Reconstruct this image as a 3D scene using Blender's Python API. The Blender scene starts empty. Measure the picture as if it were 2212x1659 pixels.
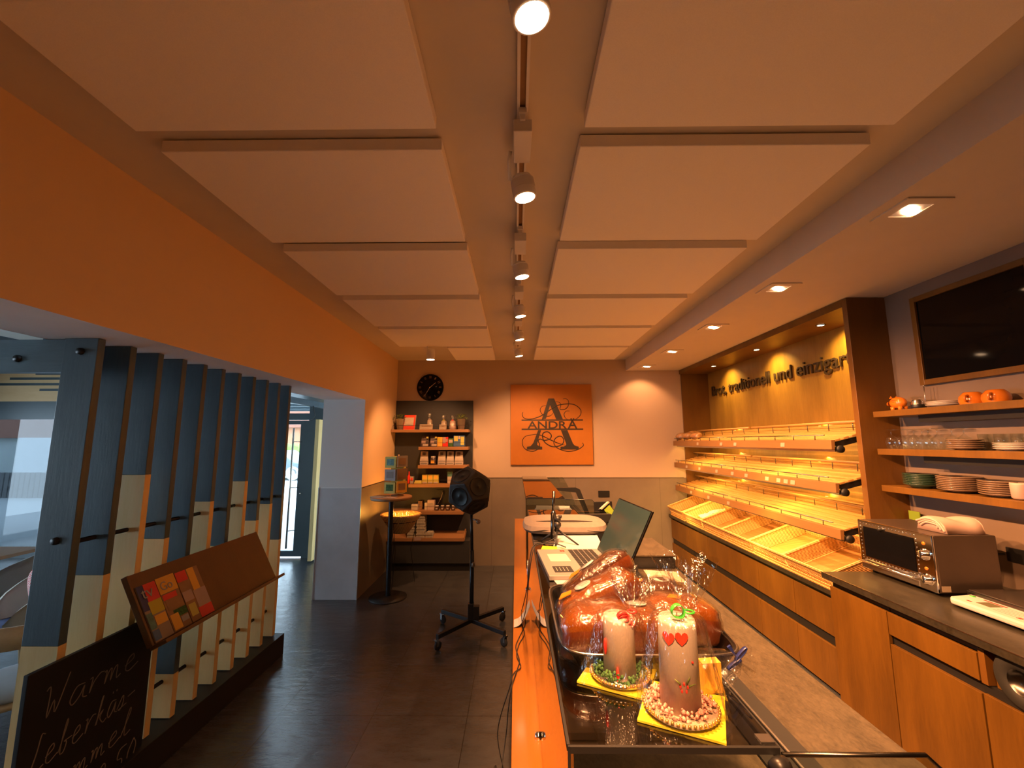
import bpy, bmesh, math, random
from mathutils import Vector, Matrix
random.seed(7)
S = bpy.context.scene
COL = S.collection
PI = math.pi
R = math.radians

# ------------------------------------------------------------------ camera
cam = bpy.data.cameras.new('camera'); cam_o = bpy.data.objects.new('camera', cam); COL.objects.link(cam_o)
cam.sensor_width = 36; cam.sensor_fit = 'HORIZONTAL'; cam.lens = 36*914/2212
cam.clip_start = .02; cam.clip_end = 200
_p, _y, _r = .1354, -.009, -.0021
F = Vector((math.sin(_y)*math.cos(_p), math.cos(_y)*math.cos(_p), math.sin(_p)))
rt = Vector((math.cos(_y), -math.sin(_y), 0)); up = rt.cross(F)
c, s = math.cos(_r), math.sin(_r)
rt2 = c*rt+s*up; up2 = -s*rt+c*up
m = Matrix((rt2, up2, -F)).transposed().to_4x4(); m.translation = Vector((0, 0, 1.716))
cam_o.matrix_world = m
S.camera = cam_o

# ------------------------------------------------------------------ world (overcast-bright daylight) and exposure
W = bpy.data.worlds.new('world'); S.world = W; W.use_nodes = True
W.node_tree.nodes['Background'].inputs[0].default_value = (.66, .84, 1, 1)
W.node_tree.nodes['Background'].inputs[1].default_value = 7.5
vs = S.view_settings
vs.view_transform = 'Standard'; vs.look = 'None'; vs.gamma = 1; vs.exposure = 0.28; vs.use_curve_mapping = False
WARM = (1, .43, .16); WARM_HOT = (1, .62, .34); YEL = (1, .56, .12)
K_TRACK = 360; K_DOWN = 125; K_NICHE = 50; K_TUBE = 9.0
S.cycles.max_bounces = 14; S.cycles.diffuse_bounces = 8; S.cycles.glossy_bounces = 6; S.cycles.transparent_max_bounces = 40

# ------------------------------------------------------------------ materials
def newmat(name):
    m = bpy.data.materials.new(name); m.use_nodes = True
    return m, m.node_tree.nodes, m.node_tree.links, m.node_tree.nodes['Principled BSDF']
def noise_to(n, l, scale, stretch=(1, 1, 1), detail=4, rough=.55, src='Object'):
    tc = n.new('ShaderNodeTexCoord'); mp = n.new('ShaderNodeMapping'); mp.inputs['Scale'].default_value = stretch
    l.new(tc.outputs[src], mp.inputs[0])
    t = n.new('ShaderNodeTexNoise'); t.inputs['Scale'].default_value = scale; t.inputs['Detail'].default_value = detail
    t.inputs['Roughness'].default_value = rough
    l.new(mp.outputs[0], t.inputs['Vector'])
    return t
def bump(n, l, b, src, strength, dist=.01):
    bp = n.new('ShaderNodeBump'); bp.inputs['Strength'].default_value = strength; bp.inputs['Distance'].default_value = dist
    l.new(src, bp.inputs['Height']); l.new(bp.outputs[0], b.inputs['Normal'])
def plain(name, col, rough=.5, metal=0, var=.06, scale=6, bmp=0, coat=0, spec=None):
    m, n, l, b = newmat(name)
    t = noise_to(n, l, scale)
    r = n.new('ShaderNodeValToRGB'); r.color_ramp.elements[0].position = .3; r.color_ramp.elements[1].position = .7
    r.color_ramp.elements[0].color = tuple(max(0, x*(1-var)) for x in col)+(1,)
    r.color_ramp.elements[1].color = tuple(min(1, x*(1+var)) for x in col)+(1,)
    l.new(t.outputs[0], r.inputs[0]); l.new(r.outputs[0], b.inputs['Base Color'])
    b.inputs['Roughness'].default_value = rough; b.inputs['Metallic'].default_value = metal
    if coat: b.inputs['Coat Weight'].default_value = coat; b.inputs['Coat Roughness'].default_value = .08
    if spec is not None: b.inputs['Specular IOR Level'].default_value = spec
    if bmp: bump(n, l, b, t.outputs[0], bmp)
    return m
def wood(name, c1, c2, axis='z', rough=.45, scale=3.2, coat=0, knots=True):
    m, n, l, b = newmat(name)
    st = {'x': (.12, 1, 1), 'y': (1, .12, 1), 'z': (1, 1, .12)}[axis]
    t = noise_to(n, l, scale*3, st, 5, .6)
    t2 = noise_to(n, l, scale*30, st, 3, .6)
    t3 = noise_to(n, l, scale*.9, tuple(min(1, x*4) for x in st), 2, .5)
    mx = n.new('ShaderNodeMix'); mx.data_type = 'FLOAT'; mx.inputs[0].default_value = .32
    l.new(t.outputs[0], mx.inputs[2]); l.new(t2.outputs[0], mx.inputs[3])
    mx2 = n.new('ShaderNodeMix'); mx2.data_type = 'FLOAT'; mx2.inputs[0].default_value = .4
    l.new(mx.outputs[0], mx2.inputs[2]); l.new(t3.outputs[0], mx2.inputs[3])
    r = n.new('ShaderNodeValToRGB'); r.color_ramp.elements[0].position = .33; r.color_ramp.elements[1].position = .66
    r.color_ramp.elements[0].color = c1+(1,); r.color_ramp.elements[1].color = c2+(1,)
    l.new(mx2.outputs[0], r.inputs[0]); l.new(r.outputs[0], b.inputs['Base Color'])
    b.inputs['Roughness'].default_value = rough
    if coat: b.inputs['Coat Weight'].default_value = coat; b.inputs['Coat Roughness'].default_value = .12
    bump(n, l, b, t2.outputs[0], .08)
    return m
def emis(name, col, k):
    m, n, l, b = newmat(name)
    b.inputs['Base Color'].default_value = col+(1,); b.inputs['Emission Color'].default_value = col+(1,)
    b.inputs['Emission Strength'].default_value = k
    return m
def thin_glass(name, tint=(.93, .96, .95), rough=.0, extra=.0, bmp=0, scale=20, ior=1.5, cap=1.0):
    m, n, l, b = newmat(name); n.remove(b)
    tr = n.new('ShaderNodeBsdfTransparent'); tr.inputs[0].default_value = tint+(1,)
    gl = n.new('ShaderNodeBsdfGlossy'); gl.inputs['Roughness'].default_value = rough; gl.inputs[0].default_value = (1, 1, 1, 1)
    # Schlick reflectance, the same from both sides of a sheet
    lw = n.new('ShaderNodeLayerWeight'); lw.inputs[0].default_value = .5
    pw = n.new('ShaderNodeMath'); pw.operation = 'POWER'; pw.inputs[1].default_value = 5; l.new(lw.outputs['Facing'], pw.inputs[0])
    f0 = ((ior-1)/(ior+1))**2+extra
    fr = n.new('ShaderNodeMath'); fr.operation = 'MULTIPLY_ADD'; fr.inputs[1].default_value = cap-f0; fr.inputs[2].default_value = f0; fr.use_clamp = True
    l.new(pw.outputs[0], fr.inputs[0])
    mx = n.new('ShaderNodeMixShader'); out = n['Material Output']
    l.new(fr.outputs[0], mx.inputs[0])
    l.new(tr.outputs[0], mx.inputs[1]); l.new(gl.outputs[0], mx.inputs[2]); l.new(mx.outputs[0], out.inputs[0])
    if bmp:
        t = noise_to(n, l, scale, (1, 1, .35), 3, .6)
        bp = n.new('ShaderNodeBump'); bp.inputs['Strength'].default_value = bmp; bp.inputs['Distance'].default_value = .01
        l.new(t.outputs[0], bp.inputs['Height']); l.new(bp.outputs[0], gl.inputs['Normal']); l.new(bp.outputs[0], lw.inputs['Normal'])
    return m
def floor_mat():
    m, n, l, b = newmat('slate_floor_tiles')
    tc = n.new('ShaderNodeTexCoord'); mp = n.new('ShaderNodeMapping')
    mp.inputs['Location'].default_value = (1.512, -5.328+6, 0)
    l.new(tc.outputs['Object'], mp.inputs[0])
    br = n.new('ShaderNodeTexBrick'); br.offset = 0; br.squash = 1
    for k, v in (('Scale', 1), ('Mortar Size', .0025), ('Mortar Smooth', .1), ('Bias', 0), ('Brick Width', .6), ('Row Height', .6)): br.inputs[k].default_value = v
    br.inputs['Color1'].default_value = (.046, .050, .058, 1); br.inputs['Color2'].default_value = (.056, .060, .068, 1); br.inputs['Mortar'].default_value = (.012, .012, .013, 1)
    l.new(mp.outputs[0], br.inputs['Vector'])
    t = noise_to(n, l, 5, (1, 2.2, 1), 6, .65)
    mixc = n.new('ShaderNodeMix'); mixc.data_type = 'RGBA'; mixc.blend_type = 'MULTIPLY'; mixc.inputs[0].default_value = .8
    rr = n.new('ShaderNodeValToRGB'); rr.color_ramp.elements[0].position = .3; rr.color_ramp.elements[1].position = .75
    rr.color_ramp.elements[0].color = (.7, .7, .7, 1); rr.color_ramp.elements[1].color = (1.3, 1.3, 1.3, 1)
    l.new(t.outputs[0], rr.inputs[0]); l.new(br.outputs['Color'], mixc.inputs[6]); l.new(rr.outputs[0], mixc.inputs[7])
    l.new(mixc.outputs[2], b.inputs['Base Color'])
    b.inputs['Roughness'].default_value = .27; b.inputs['Specular IOR Level'].default_value = 1.0
    mt = n.new('ShaderNodeMath'); mt.operation = 'MULTIPLY_ADD'; mt.inputs[1].default_value = -1.2
    l.new(br.outputs['Fac'], mt.inputs[0]); l.new(t.outputs[0], mt.inputs[2])
    bump(n, l, b, mt.outputs[0], .45, .012)
    return m
def stone(name, c1, c2, rough=.35, sc=7):
    m, n, l, b = newmat(name)
    t = noise_to(n, l, sc, (2.4, 1, 1), 9, .72)
    t2 = noise_to(n, l, sc*9, (2, 1, 1), 5, .7)
    mx = n.new('ShaderNodeMix'); mx.data_type = 'FLOAT'; mx.inputs[0].default_value = .45
    l.new(t.outputs[0], mx.inputs[2]); l.new(t2.outputs[0], mx.inputs[3])
    r = n.new('ShaderNodeValToRGB'); r.color_ramp.elements[0].position = .4; r.color_ramp.elements[1].position = .62
    r.color_ramp.elements[0].color = c1+(1,); r.color_ramp.elements[1].color = c2+(1,)
    l.new(mx.outputs[0], r.inputs[0]); l.new(r.outputs[0], b.inputs['Base Color'])
    b.inputs['Roughness'].default_value = rough
    bump(n, l, b, mx.outputs[0], .25, .004)
    return m
def wall_mat(name, top, tile, zline=1.2, seam=1.2, axis='x'):
    """painted plaster above a tiled dado of large light slate slabs"""
    m, n, l, b = newmat(name)
    tc = n.new('ShaderNodeTexCoord'); sp = n.new('ShaderNodeSeparateXYZ'); l.new(tc.outputs['Object'], sp.inputs[0])
    gt = n.new('ShaderNodeMath'); gt.operation = 'GREATER_THAN'; gt.inputs[1].default_value = zline; l.new(sp.outputs[2], gt.inputs[0])
    t = noise_to(n, l, 4, (1, 1, 1), 5, .6)
    rt_ = n.new('ShaderNodeValToRGB'); rt_.color_ramp.elements[0].position = .3; rt_.color_ramp.elements[1].position = .7
    rt_.color_ramp.elements[0].color = tuple(x*.92 for x in tile)+(1,); rt_.color_ramp.elements[1].color = tuple(min(1, x*1.06) for x in tile)+(1,)
    l.new(t.outputs[0], rt_.inputs[0])
    # vertical slab seams
    fr = n.new('ShaderNodeMath'); fr.operation = 'MODULO'; fr.inputs[1].default_value = seam
    ad = n.new('ShaderNodeMath'); ad.operation = 'ADD'; ad.inputs[1].default_value = 12.35
    l.new(sp.outputs[0 if axis == 'x' else 1], ad.inputs[0]); l.new(ad.outputs[0], fr.inputs[0])
    ls = n.new('ShaderNodeMath'); ls.operation = 'LESS_THAN'; ls.inputs[1].default_value = .004; l.new(fr.outputs[0], ls.inputs[0])
    dk = n.new('ShaderNodeMix'); dk.data_type = 'RGBA'; l.new(ls.outputs[0], dk.inputs[0]); l.new(rt_.outputs[0], dk.inputs[6]); dk.inputs[7].default_value = tuple(x*.55 for x in tile)+(1,)
    mx = n.new('ShaderNodeMix'); mx.data_type = 'RGBA'; l.new(gt.outputs[0], mx.inputs[0]); l.new(dk.outputs[2], mx.inputs[6]); mx.inputs[7].default_value = top+(1,)
    l.new(mx.outputs[2], b.inputs['Base Color'])
    rr = n.new('ShaderNodeMapRange'); rr.inputs[3].default_value = .45; rr.inputs[4].default_value = .85; l.new(gt.outputs[0], rr.inputs[0]); l.new(rr.outputs[0], b.inputs['Roughness'])
    return m
def gingham():
    m, n, l, b = newmat('red_gingham')
    tc = n.new('ShaderNodeTexCoord'); ck = n.new('ShaderNodeTexChecker'); ck.inputs['Scale'].default_value = 60
    ck.inputs[1].default_value = (.75, .03, .03, 1); ck.inputs[2].default_value = (.85, .75, .72, 1)
    l.new(tc.outputs['Object'], ck.inputs[0]); l.new(ck.outputs[0], b.inputs['Base Color']); b.inputs['Roughness'].default_value = .9
    return m
def wicker():
    m, n, l, b = newmat('wicker')
    tc = n.new('ShaderNodeTexCoord'); sp = n.new('ShaderNodeSeparateXYZ'); l.new(tc.outputs['Object'], sp.inputs[0])
    su = n.new('ShaderNodeMath'); su.operation = 'ADD'; l.new(sp.outputs[0], su.inputs[0]); l.new(sp.outputs[1], su.inputs[1])
    s1 = n.new('ShaderNodeMath'); s1.operation = 'MULTIPLY'; s1.inputs[1].default_value = 210; l.new(su.outputs[0], s1.inputs[0])
    s2 = n.new('ShaderNodeMath'); s2.operation = 'MULTIPLY'; s2.inputs[1].default_value = 620; l.new(sp.outputs[2], s2.inputs[0])
    n1 = n.new('ShaderNodeMath'); n1.operation = 'SINE'; l.new(s1.outputs[0], n1.inputs[0])
    n2 = n.new('ShaderNodeMath'); n2.operation = 'SINE'; l.new(s2.outputs[0], n2.inputs[0])
    pr = n.new('ShaderNodeMath'); pr.operation = 'MULTIPLY_ADD'; pr.inputs[1].default_value = .5; l.new(n1.outputs[0], pr.inputs[0]); l.new(n2.outputs[0], pr.inputs[2])
    mr = n.new('ShaderNodeMapRange'); mr.inputs[1].default_value = -1.5; mr.inputs[2].default_value = 1.5; l.new(pr.outputs[0], mr.inputs[0])
    r = n.new('ShaderNodeValToRGB'); r.color_ramp.elements[0].position = .1; r.color_ramp.elements[1].position = .75
    r.color_ramp.elements[0].color = (.30, .13, .03, 1); r.color_ramp.elements[1].color = (.74, .44, .16, 1)
    l.new(mr.outputs[0], r.inputs[0]); l.new(r.outputs[0], b.inputs['Base Color']); b.inputs['Roughness'].default_value = .5
    bump(n, l, b, mr.outputs[0], .6, .006)
    return m

M = {}
M['ceil'] = plain('ceiling_paint', (.62, .57, .50), .9, var=.02)
M['panel'] = plain('acoustic_panel_fabric', (.88, .85, .82), .95, var=.03, scale=300, bmp=.05)
M['wallL'] = wall_mat('apricot_wall', (.76, .56, .34), (.21, .175, .13), axis='y')
M['wallB'] = wall_mat('cream_back_wall', (.48, .37, .28), (.20, .165, .13), axis='x')
M['wallR'] = wall_mat('slate_splash_wall', (.20, .145, .11), (.20, .145, .11), zline=5, axis='y')
M['pillar'] = wall_mat('white_pillar', (.72, .72, .72), (.56, .57, .60), axis='x', seam=9)
M['white'] = plain('white_paint', (.80, .80, .80), .8, var=.02)
M['trim'] = plain('aluminium_trim', (.80, .80, .80), .3, .7, var=.02)
M['floor'] = floor_mat()
M['cab'] = wood('alder_veneer', (.085, .037, .004), (.175, .078, .008), 'z', .42)
M['nichewood'] = wood('niche_veneer', (.17, .088, .012), (.33, .185, .032), 'z', .42)
M['cabd'] = wood('alder_veneer_side', (.11, .046, .006), (.16, .068, .009), 'z', .45)
M['ledge'] = wood('alder_ledge', (.26, .092, .012), (.33, .12, .017), 'y', .3, coat=.4)
M['oak'] = wood('pale_oak_board', (.40, .22, .09), (.48, .27, .12), 'y', .5)
M['oakx'] = wood('pale_oak_board_x', (.26, .13, .055), (.33, .17, .072), 'x', .5)
M['spruce'] = wood('spruce_slat', (.80, .53, .19), (.92, .68, .30), 'z', .55)
M['sprucex'] = wood('spruce_plank', (.70, .42, .18), (.82, .55, .28), 'x', .55)
M['beech'] = wood('beech_slat', (.40, .21, .06), (.50, .27, .085), 'y', .45)
M['fboard'] = wood('front_board_wood', (.20, .095, .030), (.27, .13, .04), 'y', .5)
M['ash'] = wood('ash_chair', (.66, .46, .26), (.76, .57, .36), 'y', .5)
M['navyslat'] = wood('bluegrey_stain', (.050, .085, .110), (.085, .135, .170), 'z', .35)
M['navyx'] = wood('bluegrey_stain_x', (.060, .10, .125), (.11, .165, .205), 'x', .35)
M['black'] = plain('black_lacquer', (.012, .012, .013), .45)
M['blackgloss'] = plain('black_gloss', (.004, .004, .005), .05, spec=.12)
M['blackmetal'] = plain('black_metal', (.02, .02, .022), .38, .5)
M['anthr'] = plain('anthracite_board', (.030, .032, .036), .55)
M['facade'] = plain('anthracite_frame', (.045, .07, .085), .4)
M['steel'] = plain('brushed_steel', (.62, .60, .58), .26, 1, var=.04, scale=60)
M['darksteel'] = plain('dark_steel', (.12, .115, .11), .28, 1, var=.08)
M['ovenbody'] = plain('oven_body', (.10, .075, .06), .3, .6)
M['chrome'] = plain('chrome', (.8, .8, .8), .08, 1, var=.01)
M['lampwhite'] = plain('white_lamp_body', (.74, .72, .70), .5)
M['glass'] = thin_glass('clear_glass', extra=.05)
M['caseglass'] = thin_glass('display_glass', (.80, .84, .82), ior=1.6)
M['topglass'] = thin_glass('smoked_display_top', (.42, .42, .41), ior=1.75, extra=.04)
M['winglass'] = thin_glass('window_glass', (.92, .96, .97))
M['wintint'] = thin_glass('tinted_window_glass', (.24, .27, .29))
M['sideglass'] = thin_glass('side_window_glass', (.95, .97, .98))
M['cello'] = thin_glass('cellophane', (.96, .96, .95), .12, .075, 1.0, 55, 1.4, .65)
M['stone'] = stone('stone_worktop', (.034, .026, .016), (.085, .064, .040))
M['stoned'] = stone('dark_stone_worktop', (.018, .016, .011), (.042, .036, .026), .3)
M['wicker'] = wicker()
M['orangecanvas'] = plain('orange_canvas', (.42, .145, .010), .6, var=.05)
M['logo'] = plain('dark_logo', (.028, .018, .012), .5)
M['signletter'] = plain('sign_letters', (.035, .022, .014), .35)
M['chalk'] = plain('chalk', (.24, .20, .17), .9)
M['slate'] = plain('chalkboard', (.010, .010, .011), .5)
M['paper'] = plain('white_paper', (.36, .36, .37), .8, var=.03, scale=12)
M['cream'] = plain('cream_paper', (.34, .27, .20), .8)
M['grey'] = plain('grey_ink', (.25, .24, .23), .8)
M['yellow'] = plain('yellow_napkin', (.55, .46, .02), .55)
M['red'] = plain('red', (.72, .03, .02), .45)
M['redbook'] = plain('red_cover', (.68, .06, .03), .35)
M['orange'] = plain('orange_glaze', (.60, .17, .015), .15, coat=.5)
M['pink'] = plain('pale_pink', (.42, .30, .26), .45)
M['green'] = plain('moss_green', (.04, .12, .03), .8, var=.5, scale=60, bmp=.4)
M['ribgreen'] = plain('green_ribbon', (.05, .42, .04), .3)
M['limegreen'] = plain('lime_sticker', (.20, .30, .02), .6)
M['navy'] = plain('navy_ribbon', (.015, .025, .14), .3)
M['navyseat'] = plain('navy_fabric', (.05, .08, .20), .8)
M['blue'] = plain('blue_print', (.06, .14, .32), .5)
M['teal'] = plain('teal_print', (.10, .24, .22), .5, var=.4, scale=40)
M['tealscreen'] = plain('dark_teal_screen', (.018, .036, .040), .12, coat=.3)
M['olive'] = plain('olive_yellow', (.55, .48, .10), .6)
M['amber'] = plain('amber_box', (.80, .42, .05), .6)
M['brownc'] = plain('kraft_brown', (.30, .17, .08), .7, var=.2)
M['egg'] = plain('grey_pulp', (.34, .31, .25), .9, var=.15, scale=30, bmp=.3)
M['choc'] = plain('dark_chocolate_glaze', (.055, .018, .008), .12, var=.3, coat=.8)
M['cake'] = plain('baked_crust', (.10, .022, .004), .35, var=.45, scale=14, bmp=.3, coat=.7)
M['caramel'] = plain('caramel_glaze', (.15, .042, .006), .16, var=.15, scale=10, bmp=.15, coat=.9)
M['bread'] = plain('wrapped_bread', (.36, .17, .06), .25, var=.4, scale=30, bmp=.4, coat=.6)
M['wax'] = plain('candle_wax', (.44, .38, .34), .4, var=.02)
M['beads'] = plain('gold_beads', (.75, .50, .15), .22, .8, var=.3, scale=80)
M['pinkmoss'] = plain('pink_rice_flower', (.80, .33, .28), .8, var=.45, scale=90, bmp=.3)
M['pulpwhite'] = plain('white_china', (.42, .38, .35), .2, coat=.4)
M['beigechina'] = plain('beige_china', (.20, .13, .085), .22, coat=.4)
M['greenchina'] = plain('green_china', (.025, .055, .035), .2, coat=.4)
M['felt'] = plain('grey_felt', (.13, .105, .092), .95, var=.08, scale=50)
M['silver'] = plain('silver_laptop', (.27, .25, .245), .36, .3, var=.02)
M['key'] = plain('black_keys', (.02, .02, .022), .5)
M['plasticw'] = plain('white_plastic', (.50, .46, .44), .35)
M['lcd'] = plain('lcd', (.13, .12, .07), .2)
M['shellgrey'] = plain('grey_shell', (.36, .38, .38), .7)
M['shellbeige'] = plain('beige_shell', (.58, .54, .46), .7)
M['seatpale'] = plain('pale_seat_fabric', (.46, .50, .56), .85)
M['gingham'] = gingham()
M['leaf'] = plain('leaf_green', (.12, .16, .03), .6, var=.4, scale=30)
M['bag'] = plain('coffee_bag_white', (.48, .41, .35), .35, var=.08, scale=20, bmp=.2)
M['bagdark'] = plain('dark_foil_bag', (.07, .05, .05), .25, var=.4, scale=40, bmp=.2)
M['spkcab'] = plain('speaker_cabinet', (.028, .022, .018), .5)
M['rubber'] = plain('rubber', (.015, .015, .015), .7)
M['cone'] = plain('speaker_cone', (.004, .004, .004), .5)
M['tube'] = emis('tube_light', YEL, 18)
M['disc'] = emis('lamp_disc', WARM_HOT, 42)
M['down'] = emis('downlight_glow', WARM_HOT, 22)
M['spot'] = emis('niche_spot_glow', (1, .75, .42), 22)
M['fairy'] = emis('fairy_bulb', (1, .45, .10), 60)
M['road'] = plain('light_paving', (.55, .56, .57), .8, var=.1)
M['housew'] = plain('white_render', (.75, .76, .78), .8)
M['roof'] = plain('clay_roof', (.30, .12, .08), .8)
M['brick'] = plain('orange_house', (.50, .22, .12), .8)
M['hedge'] = plain('bright_hedge', (.16, .34, .04), .8, var=.4, scale=8)
M['carpaint'] = plain('blue_grey_car', (.08, .11, .15), .25, coat=.6)
M['fence'] = plain('grey_fence', (.20, .19, .19), .8)

# ------------------------------------------------------------------ mesh builder
ORG = {}
class MB:
    def __init__(s): s.v = []; s.f = []; s.m = []; s.sm = []
    def add(s, vs, fs, mi=0, smooth=False):
        b = len(s.v); s.v += [Vector(x) for x in vs]
        for f in fs: s.f.append([b+i for i in f]); s.m.append(mi); s.sm.append(smooth)
        return s
    def box(s, x0, y0, z0, x1, y1, z1, mi=0):
        x0, x1 = sorted((x0, x1)); y0, y1 = sorted((y0, y1)); z0, z1 = sorted((z0, z1))
        return s.add([(x0,y0,z0),(x1,y0,z0),(x1,y1,z0),(x0,y1,z0),(x0,y0,z1),(x1,y0,z1),(x1,y1,z1),(x0,y1,z1)],
              [(0,3,2,1),(4,5,6,7),(0,1,5,4),(1,2,6,5),(2,3,7,6),(3,0,4,7)], mi)
    def obox(s, o, a, b, c_, mi=0):
        o, a, b, c_ = map(Vector, (o, a, b, c_))
        if a.cross(b).dot(c_) < 0: a, b = b, a
        return s.add([o, o+a, o+a+b, o+b, o+c_, o+a+c_, o+a+b+c_, o+b+c_],
              [(0,3,2,1),(4,5,6,7),(0,1,5,4),(1,2,6,5),(2,3,7,6),(3,0,4,7)], mi)
    def quad(s, *p, mi=0): return s.add(p, [tuple(range(len(p)))], mi)
    def prism(s, pts, ex, mi=0):
        n = len(pts); ex = Vector(ex); a = [Vector(p) for p in pts]
        nrm = Vector((0, 0, 0))
        for i in range(n): nrm += a[i].cross(a[(i+1) % n])
        if nrm.dot(ex) > 0: a.reverse()
        return s.add(a+[p+ex for p in a], [tuple(range(n)), tuple(range(2*n-1, n-1, -1))]+[(i, i+n, (i+1) % n+n, (i+1) % n) for i in range(n)], mi)
    def tube(s, path, r, n=8, mi=0, cap=True, closed=False):
        P = [Vector(p) for p in path]; k = len(P); rr = r if isinstance(r, (list, tuple)) else [r]*k
        rings = []; prev = None
        for i in range(k):
            if closed: d = (P[(i+1) % k]-P[i-1])
            else: d = (P[min(i+1, k-1)]-P[max(i-1, 0)])
            d = d.normalized() if d.length > 1e-9 else Vector((0, 0, 1))
            if prev is None:
                u = d.cross(Vector((0, 0, 1)))
                if u.length < .05: u = d.cross(Vector((1, 0, 0)))
            else:
                u = prev-d*prev.dot(d)
            u.normalize(); w = d.cross(u); prev = u
            rings.append([P[i]+rr[i]*(math.cos(2*PI*j/n)*u+math.sin(2*PI*j/n)*w) for j in range(n)])
        vs = [v for r_ in rings for v in r_]; fs = []
        for i in range(k if closed else k-1):
            for j in range(n):
                a = i*n+j; b = i*n+(j+1) % n; i2 = (i+1) % k
                fs.append((a, b, i2*n+(j+1) % n, i2*n+j))
        s.add(vs, fs, mi, True)
        if cap and not closed:
            s.add(rings[0], [tuple(range(n-1, -1, -1))], mi); s.add(rings[-1], [tuple(range(n))], mi)
        return s
    def lathe(s, prof, c=(0, 0, 0), n=24, mi=0, ax=None, smooth=True, rf=None):
        """profile of (radius, height) turned about z (or about axis ax)"""
        c = Vector(c); Q = Vector((0, 0, 1)).rotation_difference(Vector(ax)) if ax is not None else None
        vs = []
        for (r, h) in prof:
            for j in range(n):
                t = 2*PI*j/n; q = r*(rf(t, h) if rf else 1)
                p = Vector((q*math.cos(t), q*math.sin(t), h))
                if Q: p = Q @ p
                vs.append(c+p)
        fs = []
        for i in range(len(prof)-1):
            for j in range(n):
                fs.append((i*n+j, i*n+(j+1) % n, (i+1)*n+(j+1) % n, (i+1)*n+j))
        return s.add(vs, fs, mi, smooth)
    def ball(s, c, r, n=12, mi=0, sc=(1, 1, 1)):
        k = n//2; vs = []; c = Vector(c)
        for i in range(k+1):
            ph = PI*i/k
            for j in range(n):
                t = 2*PI*j/n
                vs.append(c+Vector((r*sc[0]*math.sin(ph)*math.cos(t), r*sc[1]*math.sin(ph)*math.sin(t), -r*sc[2]*math.cos(ph))))
        fs = [(i*n+j, i*n+(j+1) % n, (i+1)*n+(j+1) % n, (i+1)*n+j) for i in range(k) for j in range(n)]
        return s.add(vs, fs, mi, True)
    def build(s, name, mat, parent=None, bevel=0, local=False, subd=0, props=None):
        o_ = Vector((0, 0, 0)) if (parent is None or local) else ORG.get(parent.name, Vector((0, 0, 0)))
        me = bpy.data.meshes.new(name)
        me.from_pydata([tuple(v-o_) for v in s.v], [], s.f)
        for mm in (mat if isinstance(mat, (list, tuple)) else [mat]): me.materials.append(M[mm] if isinstance(mm, str) else mm)
        for p, mi, sm in zip(me.polygons, s.m, s.sm): p.material_index = mi; p.use_smooth = sm
        bm = bmesh.new(); bm.from_mesh(me)
        bmesh.ops.remove_doubles(bm, verts=bm.verts, dist=1e-5)
        bm.to_mesh(me); bm.free(); me.update()
        ob = bpy.data.objects.new(name, me); COL.objects.link(ob)
        if parent is not None: ob.parent = parent; ORG[ob.name] = o_
        if bevel:
            b = ob.modifiers.new('bevel', 'BEVEL'); b.width = bevel; b.segments = 2; b.limit_method = 'ANGLE'
        if subd:
            b = ob.modifiers.new('subd', 'SUBSURF'); b.levels = subd; b.render_levels = subd
        return ob
def tag(o, label, cat, group=None):
    o['label'] = label; o['category'] = cat
    if group: o['group'] = group
    return o
def thing(name, label, cat, loc=(0, 0, 0), group=None):
    o = bpy.data.objects.new(name, None); COL.objects.link(o); o.location = loc; o.empty_display_size = .1
    ORG[o.name] = Vector(loc)
    return tag(o, label, cat, group)
def struct(mb, name, mat, bevel=0):
    o = mb.build(name, mat, bevel=bevel); o['kind'] = 'structure'; return o
def dup(root, loc, rotz=None, label=None, group=None, scale=None):
    r = root.copy(); COL.objects.link(r); r.location = loc
    if rotz is not None: r.rotation_euler = (0, 0, rotz)
    if scale: r.scale = scale
    if label: r['label'] = label
    if group: r['group'] = group
    for ch in list(root.children):
        if ch.type == 'LIGHT': d = ch.copy()
        else: d = ch.copy()
        COL.objects.link(d); d.parent = r
        for g in list(ch.children):
            e = g.copy(); COL.objects.link(e); e.parent = d
    return r
def light(kind, name, loc, energy, color, parent=None, direction=None, size=.05, spot=None, blend=.5, size_y=None):
    l = bpy.data.lights.new(name, kind); l.energy = energy; l.color = color
    if kind == 'SPOT': l.spot_size = spot; l.spot_blend = blend; l.shadow_soft_size = size
    elif kind == 'AREA':
        l.size = size
        if size_y: l.shape = 'RECTANGLE'; l.size_y = size_y
    else: l.shadow_soft_size = size
    o = bpy.data.objects.new(name, l); COL.objects.link(o)
    off = ORG.get(parent.name, Vector((0, 0, 0))) if parent is not None else Vector((0, 0, 0))
    o.location = Vector(loc)-off
    if direction is not None: o.rotation_euler = Vector(direction).to_track_quat('-Z', 'Y').to_euler()
    if parent is not None: o.parent = parent
    return o
ordn = ['nearest', 'second', 'third', 'fourth', 'fifth', 'sixth', 'seventh', 'eighth', 'ninth', 'tenth', 'eleventh', 'twelfth']
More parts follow.
